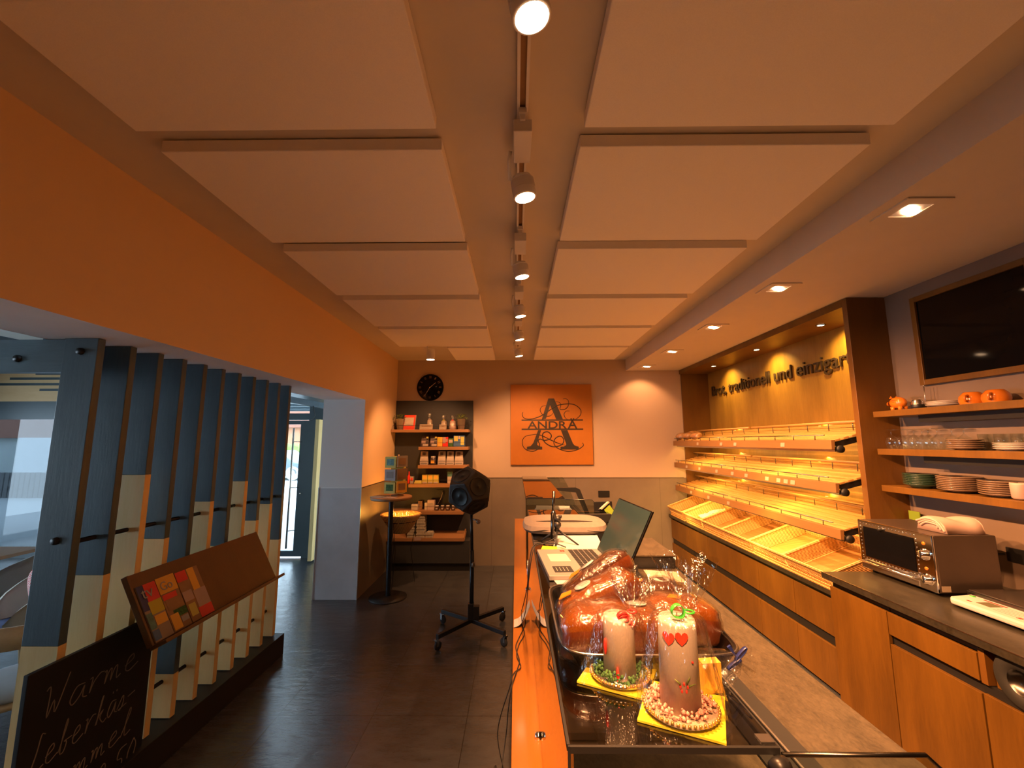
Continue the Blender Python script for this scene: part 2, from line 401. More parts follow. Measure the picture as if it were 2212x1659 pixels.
def text_mesh(body, name, mat, size, origin, ux, uy, ext=.004, parent=None, width=None, height=None, shear=0, bold=0):
    """lettering: text curve turned into a mesh laid out along ux (reading) and uy (up)"""
    cu = bpy.data.curves.new('t', 'FONT'); cu.body = body; cu.size = size; cu.extrude = ext/2; cu.shear = shear; cu.offset = bold
    o = bpy.data.objects.new('t', cu); COL.objects.link(o)
    dg = bpy.context.evaluated_depsgraph_get(); me = bpy.data.meshes.new_from_object(o.evaluated_get(dg))
    bpy.data.objects.remove(o); bpy.data.curves.remove(cu)
    xs = [v.co.x for v in me.vertices]; ys = [v.co.y for v in me.vertices]
    sx = width/(max(xs)-min(xs)) if width else 1; x0 = min(xs)
    sy = height/(max(ys)-min(ys)) if height else 1
    ux, uy, og = Vector(ux), Vector(uy), Vector(origin); un = ux.cross(uy)
    off = ORG.get(parent.name, Vector((0, 0, 0))) if parent is not None else Vector((0, 0, 0))
    for v in me.vertices:
        p = v.co.copy(); v.co = og+ux*((p.x-x0)*sx)+uy*(p.y*sy)+un*(p.z+ext/2)-off
    me.materials.clear(); me.materials.append(M[mat])
    ob = bpy.data.objects.new(name, me); COL.objects.link(ob)
    if parent is not None: ob.parent = parent
    return ob

# ================================================================== ROOM SHELL
XL, XR, YB, ZC = -1.755, 2.69, 6.20, 2.92
XLO = -2.24            # outer (cafe) face of the left wall
ZL = 2.205             # underside of the wall opening
YN = -3.0
struct(MB().box(-12, YN-.1, -.1, 3.2, 6.62, 0), 'floor', 'floor')
struct(MB().box(XLO, YN, ZC, 3.2, YB+.2, ZC+.15), 'ceiling', 'ceil')
struct(MB().box(XL-.2, YB, 0, 3.2, YB+.15, ZC), 'wall_back', 'wallB')
struct(MB().box(XLO, YN, ZL, XL, YB+.15, ZC), 'wall_left', 'wallL')
o_n = struct(MB().box(XLO, YN, 0, XL, 1.15, ZL), 'wall_left_near', 'wallL')  # unseen stretch, added to keep daylight off the right and back walls
struct(MB().box(XLO, 4.90, 0, XL, YB+.15, ZL), 'wall_left_pier', ['pillar', 'wallL'])
pier = bpy.data.objects['wall_left_pier']; pier.name = 'wall_pier'
for p in pier.data.polygons:
    if p.normal.x > .5: p.material_index = 1
# lintel underside is white
for o_ in (bpy.data.objects['wall_left'],):
    o_.data.materials.append(M['white'])
    for p in o_.data.polygons:
        if p.normal.z < -.5 or p.normal.x < -.5: p.material_index = 1
struct(MB().box(XR, YN, 0, XR+.5, 3.0, ZC), 'wall_right', 'wallR')
struct(MB().box(2.86, 2.98, 0, 3.2, YB+.15, ZC), 'wall_right_recess', 'wallR')
struct(MB().box(-5.0, YN-.12, 0, 3.2, YN, ZC), 'wall_rear', 'cabd')
struct(MB().box(1.63, YN, 2.755, 3.2, YB, ZC), 'ceiling_soffit', 'ceil')
tr = MB(); tr.box(XLO-.004, 4.894, 1.196, XL+.004, 4.9, 1.206); tr.box(XL-.006, 4.893, 0, XL+.004, 4.9, 1.2); tr.box(XLO-.004, 4.893, 0, XLO+.004, 4.9, 1.2)
struct(tr, 'trim_1', 'trim')
struct(MB().box(XL, 4.9, 1.198, XL+.003, YB, 1.204), 'trim_2', 'darksteel')
struct(MB().box(XL, YB-.003, 1.198, 2.4, YB, 1.204), 'trim_3', 'darksteel')

# ceiling acoustic panels
def row_lbl(side, k): return 'white acoustic ceiling panel, %s from the camera in the %s row beside the light track' % (ordn[k], side)
LY = [(.55, 1.42), (1.53, 2.31), (2.42, 3.20), (3.31, 4.11), (4.215, 5.02)]
for k, (a, b) in enumerate(LY):
    tag(MB().box(-1.41, a, 2.861, -.29, b, 2.912).build('ceiling_panel', 'panel', bevel=.004), row_lbl('left', k), 'ceiling panel', 'left row of ceiling panels')
tag(MB().box(-.845, 5.11, 2.861, -.29, 5.89, 2.912).build('ceiling_panel', 'panel', bevel=.004), 'short white acoustic ceiling panel above the clock, half as wide as the others', 'ceiling panel', 'left row of ceiling panels')
for k, (a, b) in enumerate(LY+[(5.125, 5.88)]):
    tag(MB().box(.255, a-.01, 2.861, 1.388, b, 2.912).build('ceiling_panel', 'panel', bevel=.004), row_lbl('right', k), 'ceiling panel', 'right row of ceiling panels')

# ================================================================== LIGHTS IN THE SHOP, PLUS ADDED FILL
t = thing('light_track', 'long white light rail down the middle of the ceiling', 'light rail', (.028, 3, 2.91))
tb = MB(); tb.box(.008, .3, 2.886, .018, 5.2, 2.912); tb.box(.038, .3, 2.886, .048, 5.2, 2.912)
tb.build('rail', 'lampwhite', t)
MB().box(.018, .3, 2.90, .038, 5.2, 2.912).build('slot', 'brownc', t)
def track_lamp(x, y, label, d=(.30, .18, -1), first=None, energy=K_TRACK, visible=True):
    root = thing('track_spotlight', label, 'ceiling lamp', (x, y, 2.91), 'spotlights on the light rail')
    a = MB(); a.box(x-.014, y-.15, 2.868, x+.014, y-.10, 2.888); a.box(x-.009, y-.14, 2.85, x+.009, y-.10, 2.87)
    a.build('adapter', 'lampwhite', root)
    b_ = MB(); b_.box(x-.033, y-.13, 2.81, x+.033, y+.045, 2.858); b_.build('driver_box', 'lampwhite', root, bevel=.003)
    e = MB(); e.box(x-.033, y+.045, 2.812, x+.033, y+.0465, 2.856); 
    e.build('end_plate', 'white', root)
    LD = Vector(d).normalized(); D = Vector((.16, .03, -1)).normalized(); top = Vector((x+.0, y+.085, 2.765)); 
    h = MB(); h.lathe([(0, -.01), (.038, -.01), (.045, .01), (.047, .075), (.040, .078), (.040, .07)], top, 24, ax=D)
    h.lathe([(.044+.004*(i % 2), .0+i*.005) for i in range(1, 10)], top, 24, ax=D)
    h.build('lamp_head', 'lampwhite', root)
    g = MB(); g.lathe([(0, .078), (.040, .078), (.0405, .070)], top, 24, ax=D); g.build('lamp_lens', 'disc', root)
    st = MB(); st.tube([(x-.045, y+.0, 2.83), (x-.052, y+.02, 2.80), (x-.049, y+.085, 2.765)], .007, 6); st.build('bracket', 'lampwhite', root)
    if energy: light('SPOT', 'lamp_light', top+D*.095, energy, WARM, root, LD, .04, R(98), .7)
    return root
ty = [.80, 1.53, 2.36, 3.16, 3.93, 4.72]
dirs = [(.45, .3, -1), (.8, .3, -1), (.8, .3, -1), (.9, .3, -1), (.8, .5, -1), (.12, .75, -1)]
for k, y in enumerate(ty):
    track_lamp(.028, y-.03, 'white spotlight with glowing disc on the ceiling rail, %s from the camera' % ordn[k], dirs[k], None, K_TRACK*[.9, 1, 1, 1, .8, .5][k])
for k, y in enumerate([-.2, -1.2]):  # two unseen lamps added behind the camera as light fill
    o = track_lamp(.028, y, 'added white fill spotlight behind the viewer, %s of two' % ordn[k], (-.15 if k else .3, .2, -1)); 
tcl = thing('ceiling_spotlight', 'white cylinder spotlight on the ceiling above the black wall clock', 'ceiling lamp', (-1.03, 5.05, 2.92))
MB().lathe([(0, 0), (.05, 0), (.05, -.015), (0, -.015)], (-1.06, 5.03, 2.918), 20).build('canopy', 'lampwhite', tcl)
MB().tube([(-1.06, 5.03, 2.91), (-1.07, 5.0, 2.86), (-1.06, 5.0, 2.82)], .008).build('bracket', 'lampwhite', tcl)
MB().lathe([(0, .13), (.045, .13), (.05, .11), (.05, 0), (.044, 0), (.044, .01)], (-1.03, 5.02, 2.70), 24).build('lamp_head', 'lampwhite', tcl)
MB().lathe([(0, -.001), (.045, -.001), (.045, .006)], (-1.03, 5.02, 2.70), 24).build('lamp_lens', 'disc', tcl)
light('SPOT', 'lamp_light', (-1.03, 5.02, 2.67), 75, WARM, tcl, (-.12, .5, -1), .04, R(100), .6)
# square recessed downlights in the soffit
for k, (x, y) in enumerate([(1.79, 1.81), (1.80, 2.80), (1.81, 3.79), (1.82, 4.85), (1.825, 5.83)]):
    d = thing('recessed_downlight', 'square recessed downlight with bright lamp in the lowered ceiling, %s from the camera' % ordn[k], 'ceiling lamp', (x, y, 2.755), 'square downlights in the lowered ceiling')
    fr = MB(); w = .10; q = .055
    for (a, b, cc, dd) in ((-w, -w, w, -q), (-w, q, w, w), (-w, -q, -q, q), (q, -q, w, q)): fr.box(x+a, y+b, 2.748, x+cc, y+dd, 2.7545)
    fr.build('frame', 'ceil', d)
    g = MB(); g.box(x-q, y-q, 2.751, x+q, y+q, 2.7545); g.build('reflector', 'lampwhite', d)
    g = MB(); g.lathe([(0, 0), (.022, 0), (.022, .004)], (x-.028, y-.02, 2.745), 16); g.lathe([(0, 0), (.022, 0), (.022, .004)], (x+.028, y+.02, 2.745), 16); g.lathe([(0, 0), (.03, 0), (.03, .003)], (x, y, 2.747), 16); g.build('lamp_lens', 'down', d)
    light('SPOT', 'lamp_light', (x, y, 2.735), K_DOWN*(1 if k < 4 else .22), WARM, d, (-.02 if k < 4 else 0, .0 if k < 4 else .45, -1), .03, R(104), .5)

# ================================================================== LEFT: SLATTED SCREEN IN THE OPENING
scr = thing('slatted_screen', 'room divider of tall blue-grey and natural timber slats on a black plinth', 'room divider', (-2.04, 2.8, 0))
sy = [1.93+.1695*k for k in range(11)]
zsplit = [.85, 1.09, 1.546, 1.183, .40, 1.338, 1.024, 1.435, 1.129, 1.227, .916]
botdark = {}
for k, y in enumerate(sy):
    x0, x1 = -2.125, -1.965; z0 = .17 if k else 0.0
    a = MB(); a.box(x0, y, zsplit[k], x1, y+.036, ZL-.002); o = a.build('slat', 'navyslat', scr, bevel=.002)
    a = MB(); a.box(x0, y, z0, x1, y+.036, zsplit[k]-.0005); a.build('bare_wood_end', 'spruce', o)
pl = MB(); pl.box(-2.16, 2.0, 0, -1.905, 3.70, .165); pl.build('plinth', 'black', scr, bevel=.003)
for z in (1.265, .36):
    MB().tube([(-2.03, 1.965, z), (-2.03, 3.66, z)], .011, 10).build('threaded_rod', 'blackmetal', scr)
for (x, z) in ((-2.04, 2.14), (-2.035, 1.285)):
    MB().lathe([(0, .014), (.015, .014), (.017, 0)], (x, 1.93, z), 8, ax=(0, -1, 0)).build('bolt', 'blackmetal', scr)
bm_ = tag(MB().box(-4.6, 1.945, 2.045, -2.127, 1.99, ZL-.003).build('timber_beam', 'navyx', bevel=.002), 'horizontal blue-grey timber beam joining the first slat at upper left', 'beam')
MB().lathe([(0, .014), (.015, .014), (.017, 0)], (-2.35, 1.945, 2.11), 8, ax=(0, -1, 0)).build('bolt', 'blackmetal', bm_)
tag(MB().box(-2.6, 2.25, 2.24, -2.3, 6.4, 2.36).build('roof_beam', 'navyx'), 'dark blue-grey roof timber above the slatted screen, running back', 'beam')
tag(MB().box(-2.9, 2.05, 2.21, -2.84, 6.4, 2.30).build('roof_beam', 'navyx'), 'slim blue-grey roof timber near the upper left edge', 'beam')
struct(MB().box(-12, YN, 3.0, XLO, 6.62, 3.1), 'ceiling_cafe', 'ceil')
# magazine rack
rk = thing('magazine_rack', 'reddish wooden magazine rack tilted against the slatted screen', 'magazine rack', (-1.85, 2.7, .72))
pa, pb = Vector((-1.93, 2.185, 1.058)), Vector((-1.762, 2.185, .738))
dn = (pb-pa); nr = Vector((0, 1, 0)).cross(dn).normalized()
if nr.x < 0: nr = -nr
MB().obox(pa-nr*.018, (0, 1.06, 0), dn, nr*.018).build('back_board', 'cabd', rk, bevel=.002)
MB().obox(pb-nr*.018, (0, 1.06, 0), nr*.085, dn.normalized()*.018).build('lip', 'cab', rk, bevel=.002)
MB().obox(pa-nr*.018-Vector((0, .014, 0)), (0, .014, 0), dn, nr*.03).build('side_board', 'cab', rk, bevel=.002)
MB().box(-1.962, 2.30, .90, -1.90, 2.33, .98).box(-1.962, 3.09, .90, -1.90, 3.12, .98).build('mount', 'black', rk)
def mag(y0, y1, v0, label, blocks, title=None, tcol='paper', lean=.004):
    og = pa+dn*v0+nr*(.003); ww = y1-y0; hh = dn*(.985-v0)
    o = tag(MB().obox(og+Vector((0, y0-2.185, 0)), (0, ww, 0), hh, nr*.006).build('magazine', blocks[0][4]), label, 'magazine', 'magazines on the wooden rack')
    for i, (u0, u1, w0, w1, mt) in enumerate(blocks[1:]):
        MB().obox(og+Vector((0, y0-2.185+u0*ww, 0))+hh*w0+nr*(.0062+.0003*i), (0, ww*(u1-u0), 0), hh*(w1-w0), nr*.0006).build('cover_print', mt, o)
    if title:
        text_mesh(title, 'title', tcol, .06, og+Vector((0, y0-2.185+.12*ww, 0))+hh*.24+nr*.0085, (0, 1, 0), -dn.normalized(), .001, o, width=ww*.62, height=.045)
    return o
mag(2.197, 2.308, .19, 'television magazine with a red "tv" title, at the near end of the rack', [(0, 0, 0, 0, 'cream'), (0, .35, 0, .45, 'navy'), (.35, 1, 0, .32, 'red'), (.3, 1, .32, .55, 'yellow'), (0, .3, .5, .78, 'teal'), (.35, .95, .58, .75, 'amber'), (.0, .35, .8, .97, 'blue')], 'tv')
mag(2.312, 2.43, .18, 'magazine titled "Go" in the middle of the rack', [(0, 0, 0, 0, 'brownc'), (0, 1, 0, .3, 'amber'), (.05, .8, .32, .42, 'red'), (.1, .9, .44, .62, 'brownc'), (.3, 1, .64, .78, 'green'), (.05, .5, .7, .98, 'amber'), (.55, .95, .8, .9, 'paper')], 'Go')
mag(2.436, 2.60, .20, 'magazine with a figure in orange on the cover, farthest along the rack', [(0, 0, 0, 0, 'brownc'), (.0, .45, 0, .2, 'red'), (.5, .8, 0, .6, 'amber'), (.45, 1, .45, .8, 'pink'), (.4, 1, .8, 1, 'red'), (.0, .4, .4, .6, 'pink'), (.05, .35, .66, .9, 'olive')], None)
# chalkboard
cb = thing('chalkboard', 'large black chalkboard with handwriting, leaning on the slats at lower left', 'sign', (-1.94, 2.1, 0))
MB().box(-1.955, 1.80, .167, -1.935, 2.395, .80).build('board', 'slate', cb, bevel=.002)
GL = {  # chalk handwriting: strokes in a unit box
 'W': [[(0,.9),(.12,1),(.2,.8),(.28,0),(.45,.65),(.6,0),(.9,1.1)]], 'a': [[(.7,.5),(.3,.55),(.1,.2),(.3,0),(.6,.2),(.72,.5),(.7,.1),(.95,.05)]],
 'r': [[(.1,.5),(.25,.55),(.2,0),(.3,.35),(.6,.55),(.8,.5)]], 'm': [[(.0,.45),(.12,.5),(.1,0),(.2,.4),(.38,.5),(.4,0),(.5,.4),(.68,.5),(.72,0),(.95,.1)]],
 'e': [[(.1,.25),(.6,.35),(.5,.55),(.2,.45),(.15,.1),(.4,0),(.9,.15)]], 'L': [[(.6,1.0),(.35,1.1),(.3,.6),(.1,.1),(.0,.0),(.2,.08),(.5,0),(.9,.1)]],
 'b': [[(.1,.1),(.4,.9),(.3,1.05),(.2,.6),(.2,0),(.5,0),(.6,.3),(.3,.35),(.9,.35)]], 'k': [[(.1,.1),(.4,1),(.25,.9),(.15,0),(.2,.35),(.6,.5),(.3,.28),(.7,0),(.95,.1)]],
 's': [[(.1,.1),(.5,.55),(.6,.2),(.4,0),(.15,.05),(.9,.1)]], 'l': [[(.1,.1),(.6,.9),(.45,1.05),(.3,.6),(.35,0),(.8,.1)]], '-': [[(.1,.3),(.7,.35)]],
 '2': [[(.1,.8),(.4,1),(.6,.75),(.1,0),(.8,.0)]], '5': [[(.7,1),(.2,1),(.15,.6),(.6,.55),(.6,.15),(.1,0)]], '0': [[(.4,1),(.1,.6),(.2,0),(.6,.1),(.7,.7),(.4,1)]], '.': [[(.1,0),(.2,.05)]], ',': [[(.1,.05),(.0,-.15)]]}
GL['ä'] = GL['a']+[[(.3,.8),(.32,.86)], [(.6,.8),(.62,.86)]]
def chalkline(txt, y, z, w, h, slope):
    mb = MB()
    for ch in txt:
        if ch in GL:
            for st in GL[ch]:
                pts = []
                for i in range(len(st)-1):
                    for k in range(4):
                        q = k/4; pts.append((st[i][0]*(1-q)+st[i+1][0]*q, st[i][1]*(1-q)+st[i+1][1]*q))
                pts.append(st[-1])
                for _ in range(2): pts = [pts[0]]+[((pts[i-1][0]+2*pts[i][0]+pts[i+1][0])/4, (pts[i-1][1]+2*pts[i][1]+pts[i+1][1])/4) for i in range(1, len(pts)-1)]+[pts[-1]]
                mb.tube([(-1.934, y+(p[0]+.22*p[1])*w, z+p[1]*h+slope*(p[0]*w)) for p in pts], .0022, 5)
        adv = {'W': 1.1, 'm': 1.05, '-': .8, '.': .35}.get(ch, .85)*w; y += adv; z += slope*adv
    return mb
for txt, y, z, w, h, sl in (('Warme', 1.86, .575, .095, .14, .03), ('Leberkäs-', 1.845, .40, .062, .13, .06), ('semmel', 1.90, .25, .075, .12, .08), ('2.50', 2.14, .12, .075, .11, .05)):
    chalkline(txt, y, z, w, h, sl).build('chalk_writing', 'chalk', cb)

# ================================================================== CAFE BEYOND THE OPENING
FY = 6.58
# facade: glazed front with dark frame
fr = MB()
fr.box(-12, FY, 2.08, -3.84, FY+.08, 2.36)
fr.box(-12, FY, 0, -3.84, FY+.08, .08)
for x in (-12, -9.3, -6.3, -4.0): fr.box(x, FY, 0, x+.10, FY+.08, 2.36)
w1 = struct(fr, 'window_1', 'facade')
gp = MB().box(-12, FY+.03, .08, -3.9, FY+.036, 2.08).build('window_pane', 'wintint'); gp.parent = w1
struct(MB().box(-12, FY-.03, 2.36, -3.85, FY+.08, 3.0), 'wall_cladding', 'sprucex')
dk = MB()
random.seed(3)
for z, xa, xb in ((2.86, -12, -7.0), (2.78, -7.6, -4.2), (2.70, -8.0, -5.6), (2.61, -8.15, -6.1), (2.52, -7.5, -4.6), (2.43, -6.6, -4.0), (2.36, -12, -8.15)): dk.box(xa, FY-.036, z, xb, FY-.031, z+.038)
dk.build('cladding_strip', 'facade').parent = bpy.data.objects['wall_cladding']
wf = MB()
wf.box(-9.08, YN, 0, -9.0, FY, .10); wf.box(-9.08, YN, 2.3, -9.0, FY, 3.0)
for y in (YN, -1.2, .6, 2.4, 4.2, 5.6): wf.box(-9.08, y, .10, -9.0, y+.09, 2.3)
wf.box(-9.08, 5.69, .10, -9.0, FY, 2.3)
w2 = struct(wf, 'window_2', 'facade')
gp = MB().box(-9.05, YN+.09, .10, -9.044, 5.6, 2.3).build('window_pane', 'sideglass'); gp.parent = w2
struct(MB().box(-12, YN-.12, 0, -5.0, YN, 3.0), 'wall_cafe_rear', 'white')
# entrance door with transom light
d1 = MB(); d1.box(-3.86, FY, 0, -3.76, FY+.09, 2.6); d1.box(-3.22, FY, 0, -2.98, FY+.09, 2.6); d1.box(-3.76, FY, 2.06, -3.22, FY+.09, 2.16); d1.box(-3.76, FY, 2.50, -3.22, FY+.09, 2.6)
door = struct(d1, 'door_1', 'facade')
lf = MB(); lf.box(-3.75, FY+.01, .02, -3.66, FY+.06, 2.05); lf.box(-3.35, FY+.01, .02, -3.225, FY+.06, 2.05); lf.box(-3.66, FY+.01, .02, -3.35, FY+.06, .10); lf.box(-3.66, FY+.01, 1.99, -3.35, FY+.06, 2.05)
l_ = lf.build('door_leaf', 'facade', door)
MB().box(-3.66, FY+.03, .1, -3.35, FY+.035, 1.99).build('door_pane', 'winglass', door)
MB().box(-3.76, FY+.03, 2.16, -3.22, FY+.035, 2.5).build('transom_pane', 'winglass', door)
hd = MB(); hd.tube([(-3.42, FY-.06, .15), (-3.42, FY-.06, 1.93)], .014, 10)
for z in (.4, 1.03, 1.72): hd.tube([(-3.42, FY-.06, z), (-3.32, FY+.015, z)], .007, 6)
hd.build('door_handle', 'steel', door)
MB().lathe([(0, .02), (.012, .02), (.014, 0)], (-3.29, FY+.01, .94), 12, ax=(0, -1, 0)).build('lock', 'steel', door)
struct(MB().box(-2.98, FY-.04, 0, XLO-.02, FY+.08, 3.0), 'wall_front', 'white')
tag(MB().box(-2.985, 6.30, .03, -2.93, 6.5, 2.05).build('timber_board', 'spruce'), 'narrow light wooden board standing upright between entrance door and white pillar', 'board')
cbl = MB(); cbl.tube([(-3.2, FY-.02, 2.05), (-3.1, 6.45, 2.06), (-2.95, 6.2, 2.10), (-2.7, 5.6, 2.19)], .006, 6)
tag(cbl.build('door_cable', 'black'), 'thin dark cable sagging from the door head towards the pillar', 'cable')
# outside
struct(MB().box(-60, 6.62, -.14, 12, 70, -.06), 'ground_outside', 'road')
tag(MB().box(-18.85, 16, .35, -16.6, 16.1, 1.9).box(-18.7, 16.02, -.06, -18.6, 16.08, .35).box(-16.9, 16.02, -.06, -16.8, 16.08, .35).build('white_hoarding', 'housew'), 'large white panel standing beyond the street behind the cafe window', 'panel')
fnc = MB()
for k in range(26): fnc.box(-18.5+k*.17, 13.9, -.06, -18.38+k*.17, 13.94, .75)
fnc.box(-18.5, 13.95, .2, -14.0, 13.98, .3); fnc.box(-18.5, 13.95, .55, -14.0, 13.98, .62)
tag(fnc.build('picket_fence', 'fence'), 'low grey picket fence beyond the road, seen through the cafe window', 'fence')
h1 = thing('house', 'low house with a brown tiled roof beyond the white panel', 'building', (-25, 24, -.06))
MB().box(-30, 22, -.06, -20.4, 27, 1.95).build('wall', 'housew', h1)
MB().prism([(-30, 21.6, 1.951), (-30, 27.4, 1.951), (-30, 24.5, 4.1)], (9.9, 0, 0)).build('roof', 'roof', h1)
h2 = thing('house', 'orange-red house with a low roof behind the green hedge, seen through the door glass', 'building', (-13, 30, -.06))
MB().box(-20, 29, -.06, -9, 35, 2.7).build('wall', 'brick', h2)
MB().prism([(-20.5, 28.6, 2.7), (-8.5, 28.6, 2.7), (-14.5, 28.6, 4.6)], (0, 7, 0)).build('roof', 'roof', h2)
hg = MB()
for k in range(40): hg.ball((-18.6+k*.33, 25+random.uniform(-.2, .2), .75+random.uniform(-.1, .15)), .8, 8, sc=(1, .8, 1))
sb_ = MB()
for k in range(14): sb_.ball((-26.2+random.uniform(-.7, .5), 19.6+random.uniform(-.5, .5), .5+random.uniform(-.3, 1.2)), .55, 8)
tag(sb_.build('shrub', 'hedge'), 'rounded green shrub at the far left beyond the road', 'shrub')
tag(hg.build('hedge', 'hedge'), 'bright green hedge along the far side of the street', 'hedge')
car = thing('car', 'blue-grey car parked in front of the green hedge', 'car', (-11.6, 20.5, -.06))
MB().prism([(-13.6, 0, .15), (-9.6, 0, .15), (-9.5, 0, .65), (-10.4, 0, .78), (-11.2, 0, 1.32), (-12.8, 0, 1.32), (-13.5, 0, .8)], (0, 1.7, 0)).build('body', 'carpaint', car, bevel=.05)
car.children[0].location.y = 20
for x in (-12.8, -10.4):
    MB().lathe([(0, 0), (.2, 0), (.2, -.02), (.32, -.02), (.32, .18), (0, .18)], (x, 19.95, .27), 20, ax=(0, 1, 0)).build('wheel', 'steel', car)

cn = thing('entrance_canopy', 'pale striped canopy roof outside above the entrance door', 'canopy', (-5, 9.5, 2.6))
MB().box(-9, 7.6, 2.64, -2.6, 12, 2.66).build('roof_sheet', 'housew', cn)
for k in range(6): MB().box(-9, 7.8+k*.75, 2.56, -2.6, 7.87+k*.75, 2.639).build('purlin', 'facade', cn)
for x in (-8.9, -2.7): MB().box(x, 11.9, -.06, x+.08, 11.98, 2.639).build('post', 'facade', cn)
# ---- cafe furniture
def shell_chair(name, label, loc, rz, smat, seatmat, cushion=False):
    r = thing(name, label, 'chair', (0, 0, 0), 'upholstered shell chairs in the cafe')
    n = 22; vs = []; fs = []; rows = 7
    for layer, off in ((0, 0), (1, .022)):
        for i in range(rows):
            v = i/(rows-1)
            for j in range(n+1):
                a = -PI*.64+2*PI*.64*j/n          # back centred on +y
                env = max(0, math.cos(a*.78))**.7
                z = .44+v*(.12+.30*env); rad = .255+.06*v-off
                vs.append((rad*math.sin(a), rad*math.cos(a)*.95, z))
    w_ = n+1
    for L in (0, 1):
        b0 = L*rows*w_
        for i in range(rows-1):
            for j in range(n):
                q = (b0+i*w_+j, b0+i*w_+j+1, b0+(i+1)*w_+j+1, b0+(i+1)*w_+j); fs.append(q if L else q[::-1])
    t0 = (rows-1)*w_; t1 = rows*w_+(rows-1)*w_
    for j in range(n): fs.append((t0+j, t0+j+1, t1+j+1, t1+j))
    for j in (0, n):
        for i in range(rows-1): fs.append((i*w_+j, (i+1)*w_+j, rows*w_+(i+1)*w_+j, rows*w_+i*w_+j))
    MB().add(vs, fs, 0, True).build('backrest', smat, r)
    MB().lathe([(0, .40), (.24, .40), (.262, .42), (.262, .455), (.24, .475), (0, .485)], (0, 0, 0), 26).build('seat', seatmat, r)
    for sx in (-1, 1):
        for sy_ in (-1, 1): MB().tube([(sx*.16, sy_*.16, .42), (sx*.24, sy_*.24, 0)], [.02, .012], 10).build('leg', 'ash', r)
    r.location = loc; r.rotation_euler = (0, 0, rz)
    return r
def cush(loc, rz, label):
    n = 10; vs = []; fs = []
    for L in (0, 1):
        for i in range(n+1):
            for j in range(n+1):
                u, v = i/n*2-1, j/n*2-1; b = .065*((1-u**4)*(1-v**4))**.5
                vs.append((u*.19, (b if L else -b), .20+v*.15))
    for L in (0, 1):
        for i in range(n):
            for j in range(n):
                a = L*(n+1)**2+i*(n+1)+j; q = (a, a+1, a+n+2, a+n+1); fs.append(q if L else q[::-1])
    o = MB().add(vs, fs, 0, True).build('cushion', 'gingham'); o.location = loc; o.rotation_euler = (R(12), R(8), rz)
    return tag(o, label, 'cushion')
shell_chair('shell_chair', 'beige shell chair with a navy seat and gingham cushion, seen left of the first slat', (-3.42, 3.10, 0), R(-35), 'shellbeige', 'navyseat')
cush((-3.33, 3.17, .47), R(-35), 'red and white gingham cushion leaning in the beige shell chair')
shell_chair('shell_chair', 'dark grey shell chair at the left edge, just in front of the cafe table', (-4.12, 3.62, 0), R(-70), 'shellgrey', 'seatpale')
shell_chair('shell_chair', 'pale grey shell chair behind the cafe table top', (-4.72, 4.62, 0), R(-20), 'shellgrey', 'seatpale')
tb_ = thing('cafe_table', 'square cafe table with a light wooden top at the left edge', 'table', (-4.85, 3.85, 0))
MB().box(-5.35, 3.62, .72, -4.42, 4.10, .75).build('table_top', 'oakx', tb_, bevel=.004)
MB().lathe([(0, 0), (.22, 0), (.22, .015), (.03, .03), (.03, .72), (0, .72)], (-4.85, 3.86, 0), 20).build('pedestal', 'blackmetal', tb_)
wc = thing('wooden_chair', 'wooden chair with curved back rail and pale grey seat at lower left', 'chair', (0, 0, 0))
MB().lathe([(0, .43), (.20, .43), (.235, .445), (.23, .475), (.18, .488), (0, .492)], (0, 0, 0), 26).build('seat', 'seatpale', wc, subd=1)
bk = []
vs = []; fs = []; n = 16
for j in range(n+1):
    a = -PI*.42+2*PI*.42*j/n
    for (rr_, z) in ((.24, .70), (.262, .70), (.285, .815), (.265, .815)): vs.append((rr_*math.sin(a), rr_*math.cos(a), z-.01*abs(a)))
for j in range(n):
    for k in range(4): fs.append((j*4+k, j*4+(k+1) % 4, (j+1)*4+(k+1) % 4, (j+1)*4+k))
fs += [(3, 2, 1, 0), (n*4, n*4+1, n*4+2, n*4+3)]
MB().add(vs, fs, 0, True).build('backrest', 'ash', wc)
MB().lathe([(.17, .405), (.225, .405), (.225, .432), (.17, .432)], (0, 0, 0), 22).build('seat_frame', 'ash', wc)
for a, top_ in ((R(52), .74), (R(-52), .74), (R(140), .44), (R(-140), .44)):
    MB().tube([(.27*math.sin(a), .27*math.cos(a), 0), (.235*math.sin(a), .235*math.cos(a), .43), (.255*math.sin(a), .255*math.cos(a), top_)], [.013, .02, .018], 10).build('leg', 'ash', wc)
wc.location = (-2.66, 2.42, 0); wc.rotation_euler = (0, 0, R(-150))

# ================================================================== BACK WALL
# orange canvas sign with monogram
cv = thing('wall_canvas', 'square orange canvas with a dark letter A and the name ANDRÄ', 'picture', (.51, 6.17, 1.39))
MB().box(-.078, 6.165, 1.385, 1.108, 6.199, 2.548).build('canvas', 'orangecanvas', cv, bevel=.004)
cvx, cvz = -.078, 1.385; CW = 1.186; CH = 1.163
def cp(u, v, dy=0): return (cvx+u*CW, 6.1635-dy, cvz+v*CH)
